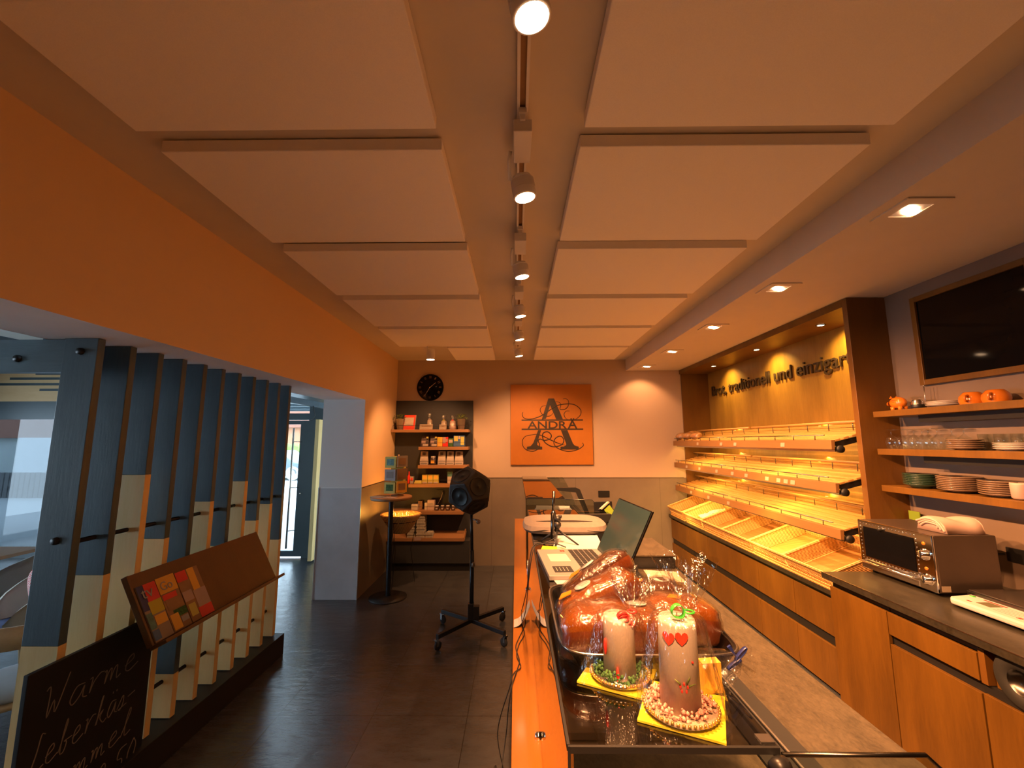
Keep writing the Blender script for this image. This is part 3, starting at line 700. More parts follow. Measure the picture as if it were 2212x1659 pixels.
# letter A (u,v from the zoomed photograph: canvas spans u 0..1 left-right, v 0..1 bottom-top)
def poly(pts, dy=0):
    return MB().prism([cp(u, v, dy) for u, v in pts], (0, -.002, 0))
def U(px): return (px-70)/905.
def V(py): return 1-(py-262)/905.
def up(pts): return [(U(a), V(b)) for a, b in pts]
bigA = [up([(492, 424), (556, 424), (650, 660), (576, 660), (510, 500), (462, 655), (415, 665)]),
        up([(375, 782), (408, 782), (366, 915), (362, 945), (385, 962), (418, 966), (418, 998), (250, 998), (250, 966), (290, 960), (320, 925)]),
        up([(625, 782), (697, 782), (755, 930), (775, 955), (818, 966), (818, 998), (618, 998), (618, 966), (655, 964), (680, 950), (682, 935)]),
        up([(192, 662), (872, 662), (872, 676), (192, 676)]), up([(192, 764), (872, 764), (872, 779), (192, 779)])]
lg = MB()
for p in bigA: b = poly(p); lg.add(b.v, b.f, 0)
lg.build('letter', 'logo', cv)
def curl(pts, w=.006):
    P = [Vector(cp(*q)) for q in up(pts)]
    # Catmull-Rom smoothing
    out = []
    for i in range(len(P)-1):
        p0 = P[max(i-1, 0)]; p1 = P[i]; p2 = P[i+1]; p3 = P[min(i+2, len(P)-1)]
        for k in range(6):
            t_ = k/6; out.append(.5*((2*p1)+(-p0+p2)*t_+(2*p0-5*p1+4*p2-p3)*t_*t_+(-p0+3*p1-3*p2+p3)*t_**3))
    out.append(P[-1])
    return out
fl = MB()
for w, pts in ((.007, [(210, 578), (200, 605), (215, 640), (260, 656), (330, 650), (420, 615), (500, 560), (590, 505), (690, 487), (780, 495), (845, 545), (850, 600), (820, 640), (790, 660)]),
          (.005, [(655, 430), (695, 430), (718, 465), (705, 520), (665, 550), (620, 545), (630, 500), (615, 470), (575, 460)]),
          (.005, [(728, 568), (690, 568), (665, 600), (675, 640), (700, 660)]),
          (.005, [(465, 505), (420, 515), (400, 555), (420, 600), (470, 625), (520, 615), (560, 560)]),
          (.008, [(300, 835), (235, 850), (200, 900), (210, 965), (255, 1005), (320, 1015), (375, 985), (390, 940), (375, 905), (395, 880), (440, 895), (500, 880), (520, 840), (480, 800), (430, 815), (425, 870), (455, 925), (530, 965), (620, 950), (655, 905), (640, 860), (600, 850), (555, 885), (550, 940), (600, 990), (700, 1018), (800, 1000), (865, 960), (868, 935), (855, 925)]),
          (.006, [(300, 835), (360, 828), (430, 850), (520, 895), (600, 930), (670, 950)])):
    fl.tube(curl(pts), [w*.55+w*.5*math.sin(PI*i/((len(pts)-1)*6)) for i in range((len(pts)-1)*6+1)], 5)
fo = fl.build('flourish', 'logo', cv)
text_mesh('ANDR', 'name_lettering', 'logo', .14, cp(U(258), V(762)), (1, 0, 0), (0, 0, 1), .002, cv, width=(U(692)-U(258))*CW, height=(V(682)-V(764))*CH, bold=.002)
text_mesh('Ä', 'name_lettering', 'logo', .14, cp(U(702), V(762)), (1, 0, 0), (0, 0, 1), .002, cv, width=(U(808)-U(702))*CW, height=(V(648)-V(764))*CH, bold=.002)
# clock
ck = thing('wall_clock', 'round black wall clock with thin pale hands above the dark shelf unit', 'clock', (-1.262, 6.17, 2.513))
MB().lathe([(0, .028), (.185, .028), (.196, .02), (.196, 0), (0, 0)], (-1.262, 6.198, 2.513), 48, ax=(0, -1, 0)).build('face', 'blackgloss', ck)
roman = ['XII', 'I', 'II', 'III', 'IIII', 'V', 'VI', 'VII', 'VIII', 'IX', 'X', 'XI']
for k in range(12):
    a = R(30*k); ux = Vector((math.cos(a), 0, -math.sin(a))); uy = Vector((math.sin(a), 0, math.cos(a)))
    wid = {'XII': .034, 'VIII': .044, 'VII': .036, 'III': .022, 'IIII': .03}.get(roman[k], .008+.010*len(roman[k]))
    og = Vector((-1.262, 6.1695, 2.513))+uy*.132-ux*wid/2
    text_mesh(roman[k], 'numeral', 'beigechina', .04, og, ux, uy, .001, ck, width=wid, height=.036)
def hand(a, l, w, n_):
    d = Vector((math.sin(a), 0, math.cos(a))); q = Vector((math.cos(a), 0, -math.sin(a)))*w; c0 = Vector((-1.266, 6.167, 2.508))
    MB().prism([c0-q, c0+q, c0+q*.5+d*l, c0-q*.5+d*l], (0, -.002, 0)).build(n_, 'pulpwhite', ck)
hand(R(50), .115, .0035, 'hour_hand'); hand(R(211), .145, .0025, 'minute_hand')
MB().lathe([(0, .008), (.008, .008), (.008, 0)], (-1.266, 6.168, 2.508), 12, ax=(0, -1, 0)).build('hub', 'chrome', ck)

# dark shelf unit
su = thing('shelf_unit', 'tall anthracite shelf unit with light wooden shelves against the back wall', 'shelf', (-1.2, 6.17, 0))
MB().box(XL+.005, 6.165, .1, -.625, 6.197, 2.312).build('back_panel', 'anthr', su)
MB().box(XL+.005, 5.96, .0, -.63, 6.165, .10).build('plinth', 'black', su)
MB().box(XL+.005, 5.94, .10, -.63, 6.165, .39).build('base_box', 'anthr', su)
SH = [(XL+.006, -.662, 1.888, .04), (-1.358, -.668, 1.648, .044), (-1.36, -.67, 1.395, .044), (-1.484, -.70, 1.138, .044), (XL+.006, -.722, .78, .048)]
for (a, b, z, th) in SH:
    o = MB().box(a, 5.945, z-th, b, 6.165, z).build('shelf_board', 'oakx', su, bevel=.002)
    rl = MB(); zr = z+.055; rl.tube([(a+.02, 5.95, zr), (b-.02, 5.95, zr)], .0022, 6)
    rl.tube([(a+.02, 5.95, z), (a+.02, 5.95, zr)], .0022, 6); rl.tube([(b-.02, 5.95, z), (b-.02, 5.95, zr)], .0022, 6)
    rl.build('wire_rail', 'blackmetal', o)
o = MB(); o.obox((XL+.006, 5.93, .39), (1.05, 0, 0), (0, .235, .07), (0, 0, .018)); o.box(XL+.006, 5.915, .388, -.722, 5.932, .43)
o.obox((-.722, 5.92, .388), (.018, 0, 0), (0, .245, .07), (0, 0, .045)); o.build('display_tray', 'oakx', su)
skt = tag(MB().box(-1.13, 6.155, .98, -1.03, 6.165, 1.04).build('wall_socket', 'black'), 'black socket behind the jars in the dark shelf unit', 'socket')
pc = MB(); pc.tube([(-1.05, 6.14, 1.02), (-1.04, 6.12, 1.0), (-1.06, 6.12, .93), (-1.10, 6.11, .85)], .005, 6)
tag(pc.build('power_cable', 'pulpwhite'), 'short white cable plugged into the socket in the dark shelf unit', 'cable')

def px2x(px, y=6.03):   # helper used while laying out goods along the back shelves (plain linear layout: metres per column)
    return (px-1117)/914*y*1.0-.0
def X6(px): return (px-1106)/914*6.035-.054
def Z6(py): return 1.716-(py-954)/914*6.04
def bagmesh(x0, x1, y0, y1, z0, z1):
    """soft bag with a pinched, crimped top"""
    mb = MB(); n = 6; xm = (x0+x1)/2; ym = (y0+y1)/2; rings = []
    for i in range(n+1):
        v = i/n; sx = 1-.12*v*v+.04*math.sin(7*v); sy_ = 1-.92*max(0, v-.35)/.65 if v > .35 else 1
        hx, hy = (x1-x0)/2*sx, max((y1-y0)/2*sy_, .004); z = z0+(z1-z0)*v
        rings += [(xm-hx, ym-hy, z), (xm+hx, ym-hy, z), (xm+hx, ym+hy, z), (xm-hx, ym+hy, z)]
    fs = [(0, 3, 2, 1)]
    for i in range(n):
        for j in range(4): fs.append((i*4+j, i*4+(j+1) % 4, (i+1)*4+(j+1) % 4, (i+1)*4+j))
    fs.append(tuple(range(n*4, n*4+4)))
    return mb.add(rings, fs, 0)
def plant(x, y, z, r, h, label, cr):
    t = thing('potted_plant', label, 'plant', (x, y, z), 'potted plants on the top back shelf')
    pf = lambda tt, hh: 1+(.03*math.sin(9*tt) if hh > h*.9 else 0)
    MB().lathe([(0, 0), (r*.72, 0), (r, h), (r*1.04, h), (r*.95, h), (r*.9, h*.88), (0, h*.88)], (x, y, z), 28, rf=pf).build('pot', 'pulpwhite', t)
    lm = MB()
    for k in range(70):
        a = random.uniform(0, 2*PI); q = random.uniform(.1, 1)**.6*cr; zz = z+h+random.uniform(-.005, .09)*(1-.4*q/cr)
        cx_, cy_ = x+q*math.cos(a), y+q*.7*math.sin(a); s_ = random.uniform(.012, .02); b_ = random.uniform(0, PI)
        u = Vector((math.cos(b_), math.sin(b_), random.uniform(-.6, .6))).normalized()*s_; v = u.cross(Vector((random.uniform(-1, 1), random.uniform(-1, 1), 1)).normalized())*.8
        c0 = Vector((cx_, cy_, zz)); lm.prism([c0-u, c0-v*.6, c0+u, c0+v*.6], (0, .0006, .001))
    lm.build('foliage', 'leaf', t)
    sm = MB()
    for k in range(6): sm.tube([(x, y, z+h*.85), (x+random.uniform(-1, 1)*cr*.5, y+random.uniform(-1, 1)*.03, z+h+.05)], .002, 5)
    sm.build('stem', 'leaf', t)
    return t
plant(-1.640, 6.03, 1.888, .068, .15, 'leafy green plant in a white pot at the left end of the top back shelf', .11)
plant(X6(996.5), 6.03, 1.888, .062, .15, 'leafy green plant in a scalloped pot, right end of the top back shelf', .09)
bk_ = thing('cookbook', 'red book with a round grey picture on the top back shelf', 'book', (X6(885), 6.02, 1.888))
x0, x1 = X6(873), X6(897)
MB().obox((x0, 5.99, 1.889), (x1-x0, 0, 0), (0, .018, 0), (.01, .03, .205)).build('cover', 'redbook', bk_)
MB().obox((x0+.012, 5.9915, 1.888+.055), (x1-x0-.03, 0, 0), (0, .002, 0), (.006, .018, .115)).obox((x0+.03, 5.9895, 1.888+.075), (x1-x0-.06, 0, 0), (0, .002, 0), (.004, .01, .07)).build('cover_picture', 'bag', bk_)
MB().obox((x1+.0005, 5.992, 1.889), (.004, .008, 0), (0, .014, 0), (.01, .03, .203)).build('pages', 'pulpwhite', bk_)
def gift_bag(px0, px1, ptop, label, mt, bow=None):
    xa, xb = X6(px0), X6(px1); xm = (xa+xb)/2; z0 = 1.889; zt = Z6(ptop); zb = z0+(zt-z0)*.66; w = (xb-xa)/2
    t = thing('gift_bag', label, 'bag', (xm, 6.05, z0), 'wrapped treats on the top back shelf')
    MB().lathe([(0, 0), (w*.95, 0), (w, .01), (w*.78, (zb-z0)*.9), (w*.3, zb-z0)], (xm, 6.05, z0), 16, rf=lambda a, h: 1+.06*math.sin(5*a)).build('contents', mt, t)
    MB().lathe([(w*.28, zb-z0-.004), (w*.22, zb-z0+.008), (w*.7, zt-z0), ], (xm, 6.05, z0), 20, rf=lambda a, h: 1+.25*math.sin(6*a)).build('bag_top', 'cello', t)
    MB().lathe([(w*1.02, 0), (w*1.06, .01), (w*.84, (zb-z0)*.9), (w*.3, zb-z0)], (xm, 6.05, z0), 16, rf=lambda a, h: 1+.06*math.sin(5*a)).build('wrapper', 'cello', t)
    if bow: MB().tube([(xm+.012*math.cos(a*.5), 6.05-.02+.01*math.sin(a*.5), z0+zb-z0) for a in range(13)], .006, 6, closed=True).build('bow', bow, t)
gift_bag(921, 934.5, 893.5, 'small wrapped cream jar treat behind the wide sign card on the top back shelf', 'cream', 'pink')
gift_bag(951, 966, 897.5, 'small wrapped treat with a yellow bow behind the narrow sign card', 'cream', 'yellow')
gift_bag(969.5, 986, 897.5, 'pink wrapped treat next to the right-hand plant pot', 'pink', 'red')
def card(px0, px1, ptop, label):
    xa, xb = X6(px0), X6(px1)
    t = thing('sign_card', label, 'sign', ((xa+xb)/2, 5.98, 1.888), 'folded cards on the top back shelf')
    MB().prism([(xa, 5.955, 1.889), (xa, 5.985, 1.889), (xa, 5.972, Z6(ptop))], (xb-xa, 0, 0)).build('card', 'cream', t)
    z = (1.888+Z6(ptop))/2
    MB().obox((xa+.03, 5.9615, z+.005), (xb-xa-.06, 0, 0), (0, .0008, 0), (0, .003, .012)).obox((xa+.045, 5.9575, z-.022), (xb-xa-.09, 0, 0), (0, .0008, 0), (0, .002, .007)).build('print', 'brownc', t)
card(909, 937, 917, 'wide cream folded sign card in the middle of the top back shelf')
card(951, 966, 917.5, 'narrow cream folded sign card right of the wide one')
def goods(name, px0, px1, ptop, z, label, cat, mt, kind='box', group=None, accents=(), y=6.05, dy=.05):
    xa, xb = X6(px0), X6(px1); zt = Z6(ptop); xm = (xa+xb)/2; w = (xb-xa)
    t = thing(name, label, cat, (xm, y, z), group)
    if kind == 'box': MB().box(xa, y-dy, z+.001, xb, y+dy, zt).build('carton', mt, t, bevel=.002)
    elif kind == 'bag': bagmesh(xa, xb, y-dy, y+dy, z+.001, zt).build('pouch', mt, t)
    elif kind == 'jar':
        h = zt-z; MB().lathe([(0, .001), (w*.47, .001), (w*.5, .01), (w*.5, h*.72), (w*.38, h*.8), (w*.38, h*.82)], (xm, y, z), 16).build('jar_body', mt, t)
        MB().lathe([(w*.42, h*.82), (w*.42, h), (0, h)], (xm, y, z), 16).build('lid', 'pulpwhite', t)
    elif kind == 'bottle':
        h = zt-z; MB().lathe([(0, .001), (w*.5, .001), (w*.5, h*.6), (w*.2, h*.75), (w*.2, h*.95)], (xm, y, z), 14).build('bottle_body', mt, t)
        MB().lathe([(w*.22, h*.93), (w*.22, h), (0, h)], (xm, y, z), 14).build('cap', 'red', t)
    for i, (u0, u1, v0, v1, am) in enumerate(accents):
        yy = y-dy-.001-.0004*i if kind != 'jar' else y-w*.5-.001
        if kind in ('bag',): yy = y-dy-.002-.0004*i
        MB().box(xa+u0*w, yy-.0006, z+v0*(zt-z), xa+u1*w, yy, z+v1*(zt-z)).build('label_print', am, t)
    return t
# row 2
z2 = 1.648
for i, (a, b) in enumerate(((911, 928), (930, 946))):
    goods('snack_bag', a, b, 941, z2, ['dark foil bag at the left end of the second back shelf', 'dark foil bag next to the orange carton'][i], 'bag', 'bagdark', 'bag', 'dark foil bags', ((.1, .6, .3, .55, 'pink'), (.25, .95, .05, .25, 'bag'), (.7, .95, .75, .9, 'olive')), dy=.04)
goods('tea_box', 946.5, 957.3, 944, z2, 'orange carton on the second back shelf', 'box', 'amber', 'box', None, ((.1, .6, .5, .9, 'yellow'),))
goods('tea_box', 958, 969.4, 944, z2, 'red and white carton between the orange carton and the green tin', 'box', 'red', 'box', None, ((.0, .55, .35, 1, 'pink'), (.6, .9, .5, .8, 'pink')))
goods('tea_tin', 970, 980.3, 947, z2, 'small green tin on the second back shelf', 'tin', 'green', 'box', None, ((.1, .9, .45, .85, 'bag'),))
goods('cereal_box', 981, 1004.5, 941, z2, 'large blue and yellow carton at the right end of the second back shelf', 'box', 'blue', 'box', None, ((.05, .4, .5, .95, 'olive'), (.65, .97, .15, .9, 'olive'), (.45, .6, .7, .95, 'bag')))
# row 3
z3 = 1.395
for i, (a, b) in enumerate(((910, 927), (948, 964.5), (966.5, 982), (984, 1001.5))):
    goods('coffee_bag', a, b, 974.5, z3, ['white coffee bag at the left end of the third back shelf', 'white coffee bag right of the brown jar', 'white coffee bag second from the right on the third back shelf', 'white coffee bag at the right end of the third back shelf'][i], 'bag', 'bag', 'bag', 'white coffee bags', ((.3, .7, .72, .95, 'bagdark'), (.1, .9, .08, .16, 'grey')), dy=.035)
goods('brown_jar', 931, 943.5, 984, z3, 'brown jar between two white coffee bags', 'jar', 'bagdark', 'jar', None, ((.2, .8, .2, .5, 'amber'),), dy=.03)
# row 4
z4 = 1.138
goods('sauce_bottle', 883.5, 889.5, 1016.6, z4, 'red bottle at the left end of the fourth back shelf', 'bottle', 'red', 'bottle', dy=.02)
goods('small_box', 890, 897, 1026.5, z4, 'small white box beside the red bottle', 'box', 'pulpwhite', accents=((.2, .8, .4, .8, 'red'),), dy=.03)
goods('candy_bag', 899, 914.5, 1035, z4, 'low yellow bag lying beside the small white box', 'bag', 'olive', 'bag', dy=.035)
for i, (a, b) in enumerate(((915.3, 926.6), (927.4, 938.2), (938.9, 949.8))):
    goods('yellow_box', a, b, 1023, z4, '%s of three yellow cartons on the fourth back shelf' % ['leftmost', 'middle', 'rightmost'][i], 'box', 'olive', 'box', 'yellow cartons', ((.2, .8, .55, .9, 'amber'), (.1, .9, .04, .2, 'bag')), dy=.03)
goods('tall_tin', 969, 979, 1017, z4, 'tall pale green tin behind the speaker ball', 'tin', 'bag', 'box', None, ((.0, 1, .6, 1, 'teal'),), dy=.03)
# row 5
z5 = .78
goods('small_box', 894.5, 908, 1084, z5, 'white box left on the fifth back shelf above the egg cartons', 'box', 'bag', accents=((.1, .9, .5, .8, 'pulpwhite'),), dy=.04)
goods('brown_carton', 906, 914.5, 1078.5, z5, 'brown carton leaning behind the white box', 'box', 'brownc', y=6.12, dy=.03)
goods('small_box', 922, 927.5, 1081, z5, 'narrow white box left of the taller one', 'box', 'bag', dy=.03)
goods('small_box', 928, 943, 1075.5, z5, 'taller white carton with printed front beside the jam jars', 'box', 'pink', accents=((.1, .9, .5, .56, 'grey'), (.1, .8, .62, .7, 'grey')), dy=.04)
for i, (a, b) in enumerate(((944.5, 953), (956, 964.5), (967, 976), (979, 987))):
    goods('jam_jar', a, b, 1085, z5, '%s of the dark jam jars on the fifth back shelf' % ['leftmost', 'second', 'third', 'rightmost'][i], 'jar', 'choc', 'jar', 'jam jars', ((.25, .75, .25, .5, 'pulpwhite'),), y=6.0, dy=.03)
goods('honey_jar', 848, 856, 1082, z5, 'dark jar at the left end of the fifth back shelf, behind the round table', 'jar', 'brownc', 'jar', None, ((.2, .8, .3, .6, 'olive'),), dy=.03)
# egg cartons
def eggbox(px0, px1, pb, label, n):
    xa, xb = X6(px0), X6(px1)
    for k in range(n):
        z = .425+k*.074
        t = thing('egg_carton', label % (['lowest', 'second from below', 'third from below', 'topmost'][k] if n > 1 else ''), 'carton', ((xa+xb)/2, 6.02, z), 'egg cartons on the sloping tray')
        MB().prism([(xa, 5.965, z), (xb, 5.965, z), (xb-.004, 5.965, z+.036), (xa+.004, 5.965, z+.036)], (0, .13, 0)).build('carton_base', 'egg', t)
        MB().prism([(xa, 5.96, z+.037), (xb, 5.96, z+.037), (xb-.012, 5.96, z+.071), (xa+.012, 5.96, z+.071)], (0, .14, 0)).build('carton_lid', 'egg', t)
eggbox(889, 904, 1161, 'grey egg carton in the left stack, %s', 4)
eggbox(907.5, 925.5, 1161, 'grey egg carton in the right stack, %s', 4)
eggbox(927, 942, 1161, 'single grey egg carton right of the two stacks%s', 1)
tag(MB().obox((X6(906), 5.912, .398), (.092, 0, .004), (0, .002, 0), (0, -.004, .05)).build('price_card', 'pink'), 'pink price card on the front edge of the egg tray', 'card')

# round standing table with postcard stand
st = thing('standing_table', 'round wooden bar table on a black pole by the left wall', 'table', (-1.44, 5.05, 0))
MB().lathe([(0, 1.10), (.225, 1.10), (.232, 1.095), (.232, 1.07), (.225, 1.065), (0, 1.065)], (-1.43, 4.97, 0), 40).build('table_top', 'oakx', st)
MB().lathe([(.028, 1.065), (.028, .02)], (-1.43, 4.97, 0), 16).build('pole', 'blackmetal', st)
MB().lathe([(0, .001), (.205, .001), (.205, .012), (.03, .022), (0, .022)], (-1.43, 4.97, 0), 36).build('foot_plate', 'black', st)
fly = MB(); fly.obox((-1.64, 4.86, 1.102), (.16, -.05, 0), (.04, .14, 0), (0, 0, .006)); tag(fly.build('flyer_stack', 'paper'), 'stack of white flyers on the left side of the round standing table', 'paper')
tag(MB().obox((-1.47, 4.79, 1.102), (.13, -.02, 0), (.02, .09, 0), (0, 0, .004)).build('flyer_stack', 'pink'), 'pale leaflets beside the postcard stand on the round table', 'paper')
ps = thing('postcard_stand', 'rotating stand with framed pictures in three tiers on the round table', 'stand', (-1.36, 5.0, 1.10))
MB().lathe([(0, 0), (.07, 0), (.07, .012), (.008, .015), (.008, .47), (0, .47)], (-1.37, 5.0, 1.101), 16).build('pole', 'brownc', ps)
MB().box(-1.44, 4.95, 1.13, -1.30, 5.07, 1.55).build('core_box', 'olive', ps)
for k in range(3):
    z = 1.135+k*.143
    for (og, ux, mt, pm) in (((-1.505, 4.93, z), (.13, -.03, 0), ['olive', 'paper', 'olive'][k], ['green', 'grey', 'teal'][k]), ((-1.355, 4.90, z+.01), (.095, .085, 0), ['amber', 'brownc', 'cream'][k], 'brownc')):
        og, ux = Vector(og), Vector(ux); nn = ux.cross(Vector((0, 0, 1))).normalized()
        o = MB().obox(og, ux, (0, 0, .125), -nn*.015).build('picture_card', mt, ps)
        MB().obox(og+ux*.17+Vector((0, 0, .028))+nn*.0005, ux*.66, (0, 0, .072), nn*.001).build('picture', pm, o)

# basket with string lights on a wire stand
fb = thing('wicker_basket', 'round wicker basket with glowing string lights on a wire stand in the left corner', 'basket', (-1.44, 5.42, 0))
rf = lambda a, h: 1+.03*math.sin(16*a)
MB().lathe([(0, .60), (.10, .60), (.17, .70), (.235, .80), (.25, .825), (.235, .83), (.16, .72), (.09, .62), (0, .62)], (-1.44, 5.45, 0), 48, rf=rf).build('bowl', 'wicker', fb)
wr = MB()
wr.tube([(-1.44+.20*math.cos(2*PI*k/24), 5.45+.20*math.sin(2*PI*k/24), .745) for k in range(24)], .004, 6, closed=True)
for a in (R(20), R(140), R(260)):
    wr.tube([(-1.44+.20*math.cos(a), 5.45+.20*math.sin(a), .745), (-1.44+.13*math.cos(a), 5.45+.13*math.sin(a), .4), (-1.44+.19*math.cos(a), 5.45+.19*math.sin(a), .003)], .004, 6)
wr.build('wire_stand', 'blackmetal', fb)
fbm = MB()
for (a, q) in ((.2, .08), (1.1, .14), (2.3, .1), (3.3, .15), (4.2, .12), (5.1, .16), (5.8, .05), (.8, .18), (4.7, .06)): fbm.ball((-1.44+q*math.cos(a), 5.45+q*math.sin(a), .77+.02*math.sin(5*a)), .007, 8)
fbm.build('bulb', 'fairy', fb)
light('POINT', 'basket_light', (-1.44, 5.45, .84), 7, (1, .40, .06), fb, None, .05)
wj = MB()
for (x, y) in ((-1.52, 5.40), (-1.42, 5.35), (-1.36, 5.48)): wj.lathe([(.025, .0), (.03, .01), (.028, .10), (.02, .13)], (x, y, .72), 14)
tag(wj.build('glass_candle_holder', 'glass'), 'clear glass candle holders standing together in the lit wicker basket', 'glass')

# dodecahedron loudspeaker on a wheeled stand
SP = Vector((-.41, 4.09, 0)); SC = Vector((-.435, 4.08, 1.262))
sd = thing('dodecahedron_speaker', 'black twelve-sided measuring loudspeaker on the wheeled stand', 'loudspeaker', SC)
bmx = bmesh.new(); bmesh.ops.create_icosphere(bmx, subdivisions=1, radius=1)
ico = [v.co.copy() for v in bmx.verts]; icf = [[v.index for v in f.verts] for f in bmx.faces]; bmx.free()
n1_ = Vector((-.42, -.88, -.20)).normalized(); q1_ = ico[0].normalized().rotation_difference(n1_)
nb_ = min(ico[1:], key=lambda v: abs(v.normalized().dot(ico[0].normalized())-.447))
best_ = max(range(72), key=lambda k: (Matrix.Rotation(R(k*5), 3, n1_) @ (q1_ @ nb_.normalized())).dot(Vector((.62, -.70, .35))))
rotm = Matrix.Rotation(R(best_*5), 3, n1_) @ q1_.to_matrix()
fc = [sum((ico[i] for i in f), Vector())/3 for f in icf]; fc = [p.normalized()*.228 for p in fc]
body = MB(); face_n = [v.normalized() for v in ico]
inr = .165
for vi, nv in enumerate(face_n):
    idx = [k for k, f in enumerate(icf) if vi in f]
    u = nv.orthogonal().normalized(); w = nv.cross(u)
    idx.sort(key=lambda k: math.atan2(fc[k].dot(w), fc[k].dot(u)))
    body.add([SC+rotm @ fc[k] for k in idx], [tuple(range(5))])
body.build('cabinet', 'spkcab', sd, bevel=.006)
for vi, nv in enumerate(face_n):
    d = rotm @ nv
    if d.y > .55: continue
    ctr = SC+d*(fc[0].length*.795)
    k_ = MB(); k_.lathe([(.088, 0), (.087, .004), (.080, .005), (.076, .002), (.012, .001), (.008, .004), (0, .005)], ctr, 36, ax=d); k_.build('driver', 'cone', sd)
    sc = MB()
    for j in range(4):
        a = PI/4+j*PI/2; u = d.orthogonal().normalized(); w = d.cross(u); sc.ball(ctr+(u*math.cos(a)+w*math.sin(a))*.103, .0035, 6)
    sc.build('screw', 'darksteel', sd)
ss = thing('speaker_stand', 'black wheeled stand with four arms carrying the loudspeaker ball', 'stand', SP)
MB().tube([SP+Vector((0, 0, .12)), SP+Vector((0, 0, .72))], .019, 14).tube([SP+Vector((0, 0, .7)), SP+Vector((-.01, 0, 1.07))], .014, 14).build('pole', 'blackmetal', ss)
MB().box(-.395, 4.05, .12, -.34, 4.11, .24).box(-.44, 4.055, .12, -.39, 4.12, .26).build('column_foot', 'black', ss, bevel=.004)
kn = MB(); kn.tube([(-.40, 4.06, 1.0), (-.36, 4.04, 1.0)], .008, 8); kn.ball((-.35, 4.035, .985), .022, 10); kn.build('clamp_knob', 'beigechina', ss)
MB().ball((-.395, 4.055, .60), .02, 10, sc=(.8, .8, 1.3)).build('clamp_collar', 'beigechina', ss)
for k, (ax_, ay) in enumerate(((-.71, 4.30), (-.13, 4.36), (-.66, 3.76), (-.10, 3.83))):
    e = Vector((ax_, ay, .10)); d = (e-Vector((SP.x, SP.y, .10))); L = d.length; d.normalize(); q = Vector((-d.y, d.x, 0))*.016
    o = MB().obox(Vector((SP.x, SP.y, .095))-q, d*L, q*2, (0, 0, .034)).build('stand_arm', 'black', ss, bevel=.002)
    c_ = MB(); cc = e-d*.01+Vector((0, 0, -.062)); c_.lathe([(0, -.011), (.024, -.011), (.036, -.006), (.036, .006), (.024, .011), (0, .011)], cc, 20, ax=q.normalized()); c_.build('wheel', 'rubber', o)
    f_ = MB(); f_.obox(cc+Vector((0, 0, .0))-q*.95, q*.2, d*.02, (0, 0, .055)); f_.obox(cc+q*.75, q*.2, d*.02, (0, 0, .055)); f_.obox(cc-q*.95+Vector((0, 0, .045)), q*1.9, d*.03, (0, 0, .012)); f_.build('caster_fork', 'chrome', o)
# socket on back wall
tag(MB().box(1.17, 6.19, .93, 1.33, 6.199, 1.02).build('wall_socket', 'black', bevel=.004), 'black double socket on the back wall beyond the glass cases', 'socket')

# ================================================================== SALES COUNTER
GZ = 1.27
ct = thing('sales_counter', 'long bakery counter with a narrow wooden customer ledge and stone worktop', 'counter', (.5, 3, 0))
MB().box(-.018, .25, .712, .10, 5.63, .735).build('ledge', 'ledge', ct, bevel=.002)
MB().box(.02, .30, 0, .10, 5.60, .71).build('front_panel', 'cab', ct)
MB().box(.10, .30, 0, .98, 5.60, .70).build('counter_body', 'cabd', ct)
MB().box(.765, .20, .86, 1.035, 5.62, .90).build('worktop', 'stone', ct, bevel=.003)
MB().box(.95, .30, .02, .975, 5.60, .86).build('back_panel', 'cab', ct)
MB().box(.10, .60, .70, .76, 5.58, .71).build('inner_floor', 'stoned', ct)
MB().tube([(.075, 2.98, .735), (.075, 2.98, .93)], .004, 6).build('ledge_pin', 'chrome', ct)
for y in (1.56, 2.98): MB().lathe([(.012, 0), (.014, .006), (.010, .016), (0, .018)], (.072, y, .735), 14).build('glass_clamp', 'chrome', ct)
